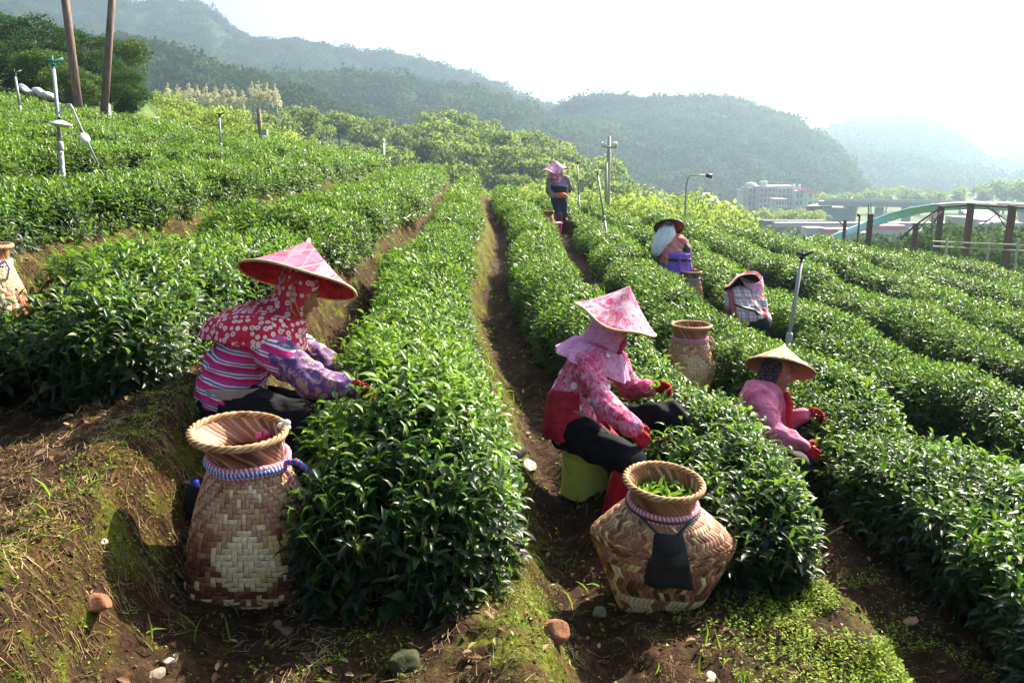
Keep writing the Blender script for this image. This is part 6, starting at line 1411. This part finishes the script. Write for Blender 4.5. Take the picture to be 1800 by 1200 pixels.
def picker_standing():
    z = 20.6
    J = dict(root=P(982, 396, z), lat=P(965, 320, z) - P(1000, 322, z), pelvis=P(983, 345, z), mid=P(981, 333, z), chest=P(982, 317, z + .05), head=P(980, 301, z + .12), hfwd=(.3, .9, -.3), hup=(0, .25, .97),
             shN=P(968, 316, z), shF=P(996, 315, z), elN=P(964, 333, z + .1), elF=P(1001, 331, z + .1), wrN=P(966, 340, z + .35), wrF=P(998, 336, z + .38), hdN=(.3, .9, 0), hdF=(-.3, .9, 0), thN=(0, 0, 1), thF=(0, 0, 1),
             hipN=P(976, 349, z), hipF=P(989, 349, z), knN=P(980, 368, z), knF=P(991, 367, z + .05), anN=P(984, 388, z - .05), anF=P(993, 384, z + .1), toeN=P(985, 394, z - .15), toeF=P(996, 388, z))
    root, V, HM, HX = person(J, "standing woman in grey jacket and navy trousers far up the path", cloth_mottle("mauve_grey_jacket", [(.35, (.26, .20, .22)), (.7, (.46, .37, .40))], 10), plain("navy_trousers", (.015, .03, .07), .8, .3, 12), plain("brown_boot", (.07, .035, .03), .7, .3, 10), None, voxel=.026, head_detail=False, torso_r=(.15, .14, .14), arm_r=(.09, .08, .06), leg_r=(.125, .10, .085), wr=.012, seed=51)
    b = V['pelvis']; L_ = V['lat'].normalized()
    loft("back_wrap", [(b + Vector((0, 0, .26)), L_ * .225, Vector((0, .17, 0)), 0, 2 * PI), (b + Vector((0, 0, .09)), L_ * .225, Vector((0, .175, 0)), 0, 2 * PI)], plain("black_wrap", (.02, .02, .022), .8, .3, 14), root, .008, 36, .03, 2)
    loft("blue_strap", [(b + Vector((0, 0, .285)), L_ * .228, Vector((0, .172, 0)), 0, 2 * PI), (b + Vector((0, 0, .262)), L_ * .228, Vector((0, .172, 0)), 0, 2 * PI)], plain("blue_tape", (.05, .18, .55), .6, .1, 14), root, .008, 36)
    MB().ball(P(987, 343.5, z - .2), (.15, .06, .075), 10).build("waist_pouch", plain("orange_pouch", (.75, .18, .03), .7, .2, 14), root)
    pk = cloth_mottle("pink_white_hat_cloth", [(.38, (.66, .03, .14)), (.48, (.80, .30, .46)), (.62, (.84, .64, .70))], 7)
    c = P(976, 298, z); ax = Vector((-.10, -.12, 1)).normalized()
    hat(root, c, ax, .36, .24, pk, cloth_mottle("pink_lining", [(.4, (.5, .05, .1)), (.6, (.66, .2, .3))], 8), pk, wave=.05, seed=3)
    loft("hat_veil", [(P(977, 296, z - .05), Vector((.15, 0, 0)), Vector((0, .16, 0)), 0, 2 * PI), (P(978, 306, z - .05), Vector((.19, 0, 0)), Vector((0, .18, 0)), 0, 2 * PI), (P(976, 313, z - .05), Vector((.17, 0, 0)), Vector((0, .17, 0)), 0, 2 * PI), (P(979, 322, z - .05), Vector((.06, 0, 0)), Vector((0, .14, 0)), 0, 2 * PI)], pk, root, .006, 36, .08, 4)

# ------------------------------------------------------------------ baskets, buckets
def bucket(px, py, zc, rt, rb, h, mat, label, yaw=0, flip=False, square=False, name="bucket"):
    p = P(px, py, zc); gd = gz(p.x, p.y); r = empty(name, (p.x, p.y, gd - .01), label, "bucket", None, yaw)
    e = 5 if square else 2
    prof = [(rb * .9, .0), (rb, .008)] + [(rb + (rt - rb) * f, h * f) for f in np.linspace(.05, .86, 14)] + [(rt * 1.045, h * .87), (rt * 1.05, h * .94), (rt * 1.0, h * .95), (rt * 1.02, h), (rt * .98, h + .004), (rt * .96, h * .9), (rb * .95, .02), (.001, .015)]
    b = MB().lathe(prof, (0, 0, 0), None, 48)
    if square: b.v = [(math.copysign(abs(math.cos(math.atan2(y, x))) ** .4, x) * math.hypot(x, y), math.copysign(abs(math.sin(math.atan2(y, x))) ** .4, y) * math.hypot(x, y), z) for x, y, z in b.v]
    o = b.build("shell", mat, None); o.parent = r
    return r, p, gd
def build_baskets():
    RB = [plain("pink_rope", (.62, .10, .20), .9, .3, 200), plain("pale_rope", (.70, .50, .52), .9, .2, 200), plain("blue_rope", (.03, .13, .45), .9, .3, 200), plain("white_rope", (.68, .68, .72), .9, .1, 200)]
    # 1: tall tilted basket at the left
    p = on_ground(448, 1030); zc = 3.08
    s = zc / F
    body = [(0, .228, .15, 5.5, 0, 0), (.06, .234, .16, 5, 0, 0), (.17, .225, .17, 4, 0, 0), (.30, .204, .165, 3, -.002, 0), (.41, .174, .150, 2.5, -.004, 0), (.50, .142, .135, 2.1, -.006, 0), (.55, .126, .124, 2, -.006, 0)]
    mouth = [(.548, .124, .122, 2, -.006, 0), (.572, .127, .124, 2, -.012, 0), (.602, .144, .142, 2, -.028, 0), (.640, .164, .162, 2, -.040, 0)]
    r, M, bp, mp = basket(p, body, mouth, "tall tilted woven basket with pink and blue braided rope at the left", 'diamond', yaw=R(6), tilt=(R(3), R(4)), Nu=72, Nv=33, leaves=False, seed=2, tone=.52)
    B1 = (r, M, bp)
    def around(v, off, a0=0, a1=2 * PI, n=60, dz=0.0): return [M @ (lambda q: Vector((q.x, q.y, q.z + dz + .004 * math.sin(4 * t))) + Vector((q.x, q.y, 0)).normalized() * off)(ring_pt(bp, v, t)) for t in [a0 + (a1 - a0) * k / n for k in range(n + 1)]]
    braid(around(.97, .012), .011, RB[:2], "pink_rope", r, 55); braid(around(.97, .012, dz=-.022), .011, [RB[0], RB[1]], "pink_rope", r, 55); braid(around(.93, .014, PI * 1.0, PI * 1.85), .011, [RB[2], RB[2], RB[3]], "blue_rope", r, 28)
    q = around(.97, .014, -.35, -.34, 1)[0]
    braid([q, q + Vector((.05, -.01, .01)), q + Vector((.10, -.01, -.035)), q + Vector((.125, 0, -.10)), q + Vector((.12, 0, -.17))], .010, [RB[2], RB[2], RB[0]], "blue_rope", r, 12)
    braid([q, q + Vector((.02, -.015, -.04)), q + Vector((.05, -.012, -.11)), q + Vector((.075, -.005, -.18)), q + Vector((.085, 0, -.25))], .008, RB[:2], "pink_rope", r, 14)
    MB().tube([q, q + Vector((.0, 0, .06)), M @ ring_pt(mp, 1, -.3)], .003, 6).build("white_string", RB[3], r)
    kn = M @ ring_pt(mp, 1, .35); b = MB()
    for k in range(5): b.ball(kn + Vector((.012 * math.sin(k * 2.1), .012 * math.cos(k * 2.1), .006 * k - .008)), (.016, .012, .012), 6)
    b.build("white_tie", WHITE, r)
    kn = M @ ring_pt(mp, .3, 1.2); b = MB()
    for k in range(6): b.ball(kn + Vector((.016 * math.sin(k * 2.1) - .0, -.03 + .012 * math.cos(k * 1.7), .02 + .01 * math.cos(k))), (.014, .012, .011), 6)
    b.build("rope_knot", RB[0], r)
    # black pouch behind it with a blue bottle cap
    p2 = P(350, 868, zc + .08); pr = empty("pouch", p2 + Vector((0, 0, -.09)), "black cloth pouch with a blue cap in it, behind the tilted basket", "pouch")
    MB().lathe([(.001, -.12), (.045, -.118), (.05, -.05), (.046, .04), (.048, .055), (.042, .05), (.04, -.08)], p2, Matrix.Rotation(.25, 3, 'Y'), 20).build("cloth_bag", plain("black_felt", (.018, .018, .02), .95, .3, 40), pr)
    MB().tube([p2 + Vector((.005, 0, -.03)), p2 + Vector((-.005, -.01, .062))], .012, 10).build("blue_cap", plain("blue_plastic", (.03, .08, .60), .4, .1, 10, 0), pr)
    # 2: wide basket in front of the seated woman
    zc = 3.43; p = on_ground(1150, 1050)
    body = [(0, .160, .13, 5, 0, 0), (.05, .182, .145, 4.5, 0, 0), (.15, .230, .17, 3.2, 0, 0), (.25, .282, .185, 2.1, 0, 0), (.300, .302, .190, 1.75, 0, 0), (.335, .278, .185, 1.8, 0, 0), (.40, .205, .170, 1.9, -.01, 0), (.445, .145, .142, 2, -.018, 0), (.47, .126, .128, 2, -.02, 0)]
    mouth = [(.465, .127, .128, 2, -.02, 0), (.495, .128, .128, 2, -.022, 0), (.53, .140, .14, 2, -.025, 0), (.56, .156, .152, 2, -.027, 0)]
    r, M, bp, mp = basket(p, body, mouth, "wide pot-bellied woven basket with a black cloth flap, before the seated woman", 'herring', yaw=R(-4), tilt=(R(4), R(6)), Nu=64, Nv=20, leaves=True, seed=5)
    for dz, mm in ((0, RB[:2]), (-.020, [RB[1], RB[0]])): braid([M @ (lambda q: Vector((q.x, q.y, q.z + dz)) + Vector((q.x + .02, q.y, 0)).normalized() * .012)(ring_pt(bp, .985, 2 * PI * k / 60)) for k in range(61)], .011, mm, "pink_rope", r, 55)
    cord = plain("dark_green_cord", (.02, .04, .05), .7, .3, 80)
    def fr(v, th, off): q = ring_pt(bp, v, th); return M @ (q + Vector((q.x + .02, q.y, 0)).normalized() * off)
    A = -PI / 2
    MB().tube([fr(.97, A + 1.6, .02), fr(.93, A + .9, .016), fr(.88, A + .55, .014), fr(.80, A + .22, .014)], .005, 8).build("cord", cord, r)
    MB().tube([fr(.97, A - 1.6, .02), fr(.93, A - .9, .016), fr(.88, A - .55, .014), fr(.80, A - .22, .014)], .005, 8).build("cord", cord, r)
    MB().tube([fr(.92, A - 1.9 + k * .19, .017) for k in range(21)], .004, 8).build("cord", cord, r)
    # cloth pouch
    V = []; nu, nv = 12, 16
    for j in range(nv + 1):
        v = .80 - .50 * j / nv; hw = .055 + .042 * (j / nv)
        for i in range(nu + 1):
            u = (i / nu - .5) * 2; th_c = A + .02 + u * hw / ring_pt(bp, v, A).length * 1.1
            q = ring_pt(bp, v, A + .03); q = Vector((q.x + u * hw, q.y + .02 * u * u, q.z)); fold = .010 * math.sin(u * 4 + j * .25) * (j / nv) + .008 * math.sin(PI * min(1, j / 10)) * (1 - abs(u))
            V.append(M @ (q + Vector((0, -.012 - .012 * (j / nv) - fold, 0))))
    w = nu + 1; Fc = [(j * w + i, j * w + i + 1, (j + 1) * w + i + 1, (j + 1) * w + i) for j in range(nv) for i in range(nu)]
    blk = plain("worn_black_cloth", (.013, .012, .011), .8, .45, 20, .5, .006)
    o = MB().add(V, Fc).build("cloth_flap", blk, r); sm = o.modifiers.new("s", 'SOLIDIFY'); sm.thickness = .006; sm.offset = 0
    # open pocket lip
    V = []; 
    for j in range(9):
        for i in range(nu + 1):
            u = (i / nu - .5) * 2; base_ = Vector(V0) if False else Vector(MBV) if False else None
            jj = 3 + j; src = o.data.vertices[jj * w + i].co; out_ = .020 * (1 - u * u) * (1 - j / 8) ** .6 + .004
            n_ = (M.to_3x3() @ Vector((0, -1, 0))).normalized(); V.append(src + n_ * out_ + Vector((0, 0, -.022 * (1 - u * u) * (1 - j / 8))))
    MB().add([tuple(v) for v in V], [(j * w + i, j * w + i + 1, (j + 1) * w + i + 1, (j + 1) * w + i) for j in range(8) for i in range(nu)]).build("pocket", blk, o)
    V = [tuple(o.data.vertices[0 * w + i].co + (M.to_3x3() @ Vector((0, -1, 0))) * .005 + Vector((0, 0, -.008))) for i in range(1, nu)]
    b = MB()
    for a, c in list(zip(V, V[1:]))[::2]: b.tube([a, c], .0018, 5)
    b.build("stitching", WHITE, o)
    # 3: basket with pink cord further back
    def small(px, py, zc, s, label, seed, rope=None, leaves=True, tone=.52, yaw=0, tilt=(0, 0), cloth=None, red=False, zz=None):
        p = P(px, py, zc); p.z = gz(p.x, p.y) if zz is None else zz
        body = [(0, .185, .15, 4, 0, 0), (.06, .200, .165, 4, 0, 0), (.16, .198, .17, 3.4, 0, 0), (.27, .180, .16, 2.6, 0, 0), (.36, .155, .15, 2.2, 0, 0), (.42, .138, .138, 2, 0, 0), (.455, .125, .125, 2, 0, 0)]
        mouth = [(.45, .124, .124, 2, 0, 0), (.475, .125, .125, 2, 0, 0), (.51, .138, .138, 2, 0, 0), (.545, .152, .152, 2, 0, 0)]
        r, M, bp, mp = basket(p, body, mouth, label, 'diamond', yaw=yaw, tilt=tilt, Nu=46, Nv=24, leaves=leaves, seed=seed, scale=s, tone=tone)
        if rope:
            for dz in (0, -.018): braid([M @ (lambda q: Vector((q.x, q.y, q.z + dz)) * 1.0 + Vector((q.x, q.y, 0)).normalized() * .010)(ring_pt(bp, .96, 2 * PI * k / 50)) for k in range(51)], .009, rope, "neck_rope", r, 40)
            q = M @ ring_pt(bp, .96, -.4); braid([q, q + Vector((.04, 0, .01)), q + Vector((.06, -.01, -.03)), q + Vector((.04, -.01, -.09)), q + Vector((.0, -.04, -.12))], .007, rope, "loose_rope", r, 12)
        if red: b = MB(); b.tube([M @ (ring_pt(mp, 1, t) + Vector((0, 0, .01))) for t in (1.0, 1.4, 1.8, 2.2, 2.5)], .02, 8); b.build("red_cloth", RED_GLOVE, r)
        return r
    small(1209, 684, 7.0, 1.08, "woven basket tied with pink cord, standing between hedges behind the pink hat", 7, [plain("rose_cord", (.62, .22, .34), .9, .2, 100), plain("rose_cord_pale", (.72, .36, .46), .9, .2, 100)], tone=.50, leaves=False)
    small(1213, 520, 12.4, 1.0, "far woven basket holding red cloth beside the woman with the white scarf", 8, [BOOT, RB[3]], tone=.46, red=True)
    small(-8, 580, 4.7, .92, "woven basket half cut off by the left edge, standing in the tea", 9, [RB[3], RB[1]], tone=.66, leaves=False, zz=-.96)
    small(963, 388, 20.9, 1.0, "small woven basket behind the bright pink bucket", 10, None, tone=.5, leaves=False)
    # buckets
    yg = NT("lime_plastic"); c = yg.ramp(yg.noise(5, 3), [(.3, (.72, .86, .30)), (.7, (.80, .92, .40))]); 
    dirt = yg.ramp(yg.noise(14, 5), [(.5, (0, 0, 0)), (.75, (.35, .35, .35))]); yg.col(yg.mix(dirt, c, (.25, .20, .08))); yg.rough(.45, .4); yg.p.inputs["Subsurface Weight"].default_value = .25; yg.p.inputs["Subsurface Radius"].default_value = (.03, .05, .01)
    tr_ = yg.new('ShaderNodeBsdfTranslucent'); tr_.inputs[0].default_value = (.95, 1.0, .5, 1); mx = yg.new('ShaderNodeMixShader'); mx.inputs[0].default_value = .62; yg.l.new(yg.p.outputs[0], mx.inputs[1]); yg.l.new(tr_.outputs[0], mx.inputs[2]); yg.l.new(mx.outputs[0], yg.out.inputs[0])
    r, p, gd = bucket(1027, 855, 4.42, .120, .128, .285, yg.m, "pale lime green plastic bucket used as a seat by the woman in pink")
    ring = MB()
    for k in range(16): ring.lathe([(.1275 - .00045 * k, .03 + k * .012), (.129 - .00045 * k, .033 + k * .012), (.1275 - .00045 * k, .036 + k * .012)], (0, 0, 0), None, 48)
    o = ring.build("ribs", yg.m, None); o.parent = r
    o = MB().tube([Vector((-.128 * math.cos(t) , -.03 - .08 * math.sin(t), .27 - .16 * math.sin(t))) for t in np.linspace(0, PI * .6, 10)], .003, 6).build("handle", PIPE, None); o.parent = r
    pb, _, _ = bucket(971, 389, 20.4, .21, .19, .30, plain("hot_pink_plastic", (.80, .04, .30), .4, .1, 5, 0), "bright pink square bucket beside the standing woman", square=True, yaw=.4)
    o = MB().lathe([(.001, .31), (.22, .305), (.225, .29), (.001, .285)], (0, 0, 0), None, 32).build("lid_edge", plain("light_pink", (.8, .3, .5), .5, .1, 5, 0), None); o.parent = pb
def build_stones():
    stone(970, 1118, .125, STONE_RED, "rust brown wedge shaped stone on the mossy bank right of the front tea bush", 1, (1.15, .7, .72), .2)
    stone(1054, 1082, .070, plain("mossy_stub", (.20, .19, .10), .95, .4, 24, .6, .008), "pale greenish stub like stone between the brown stone and the wide basket", 2, (.9, .9, 1.0), .2)
    stone(712, 1168, .115, plain("mossy_stone", (.035, .04, .012), .95, .5, 18, .6, .01), "dark green mossy boulder half buried under the front bush", 3, (1, .9, .95), .4)
    stone(297, 1164, .045, plain("pink_stone", (.55, .36, .30), .85, .2, 20), "small pinkish white stone near the lower left corner", 4)
    stone(278, 1188, .062, STONE, "grey brown stone just below the pinkish stone at lower left", 5, (1.2, .8, .6))
    stone(505, 1105, .10, plain("flat_stone", (.20, .15, .09), .9, .3, 14, .5, .01), "flat brown slab in the dark soil below the tilted basket", 6, (1.4, .7, .3), .35)
    stone(182, 955, .04, PALE, "beige pebble in the middle of the left bank", 7)
    stone(163, 1058, .10, STONE_RED, "reddish stone lying on the left bank", 8, (1.5, .8, .5), .35)
    stone(1601, 1092, .055, plain("rose_stone", (.46, .26, .20), .85, .3, 20), "small rosy stone in the soil at the lower right", 9, (1.3, .9, .5))
    stone(927, 820, .13, PALE, "pale stone where the path meets the centre row", 10, (1.3, .9, .5), .3)
    stone(906, 800, .11, STONE, "grey stone just above the pale stone beside the centre row", 11, (1.3, .9, .5), .3)
    stone(1250, 1190, .05, PALE, "pale pebble at the bottom edge below the wide basket", 12, (.8, 1.2, .5))

# ------------------------------------------------------------------ assemble
plan_clear()
ORD_N = "one two three four five six seven eight nine ten eleven twelve".split()
LAB = {11: ("central tea hedge running from the big front bush to the crest", 2.42), 12: ("tea hedge ending behind the wide pot-bellied basket", 3.0), 13: ("second tea hedge from the right basket, passing the straw hat", 2.2), 10: ("broad tea hedge at the left behind the woman in the striped shirt", 3.35),
       9: ("tea hedge at the left beyond the half hidden basket", 3.2)}
for k in range(len(PATHS) - 1):
    if k in LAB: lab, ys_ = LAB[k]
    elif k < 9: lab, ys_ = "tea hedge number %s uphill from the broad left hedge, counted towards the dark trees" % ORD_N[8 - k + 1], 3.0
    else: lab, ys_ = "tea hedge number %s downhill from the straw hat, counted towards the canopy pillars" % ORD_N[k - 14], 2.5
    make_hedge(k, ys_, lab)
ground_cover()
spur = build_hills()
build_trees(spur)
build_poles()
build_village()
build_stones()
build_baskets()
picker_one(); picker_two(); picker_three(); picker_bending(); picker_white_scarf(); picker_standing()
build_haze()
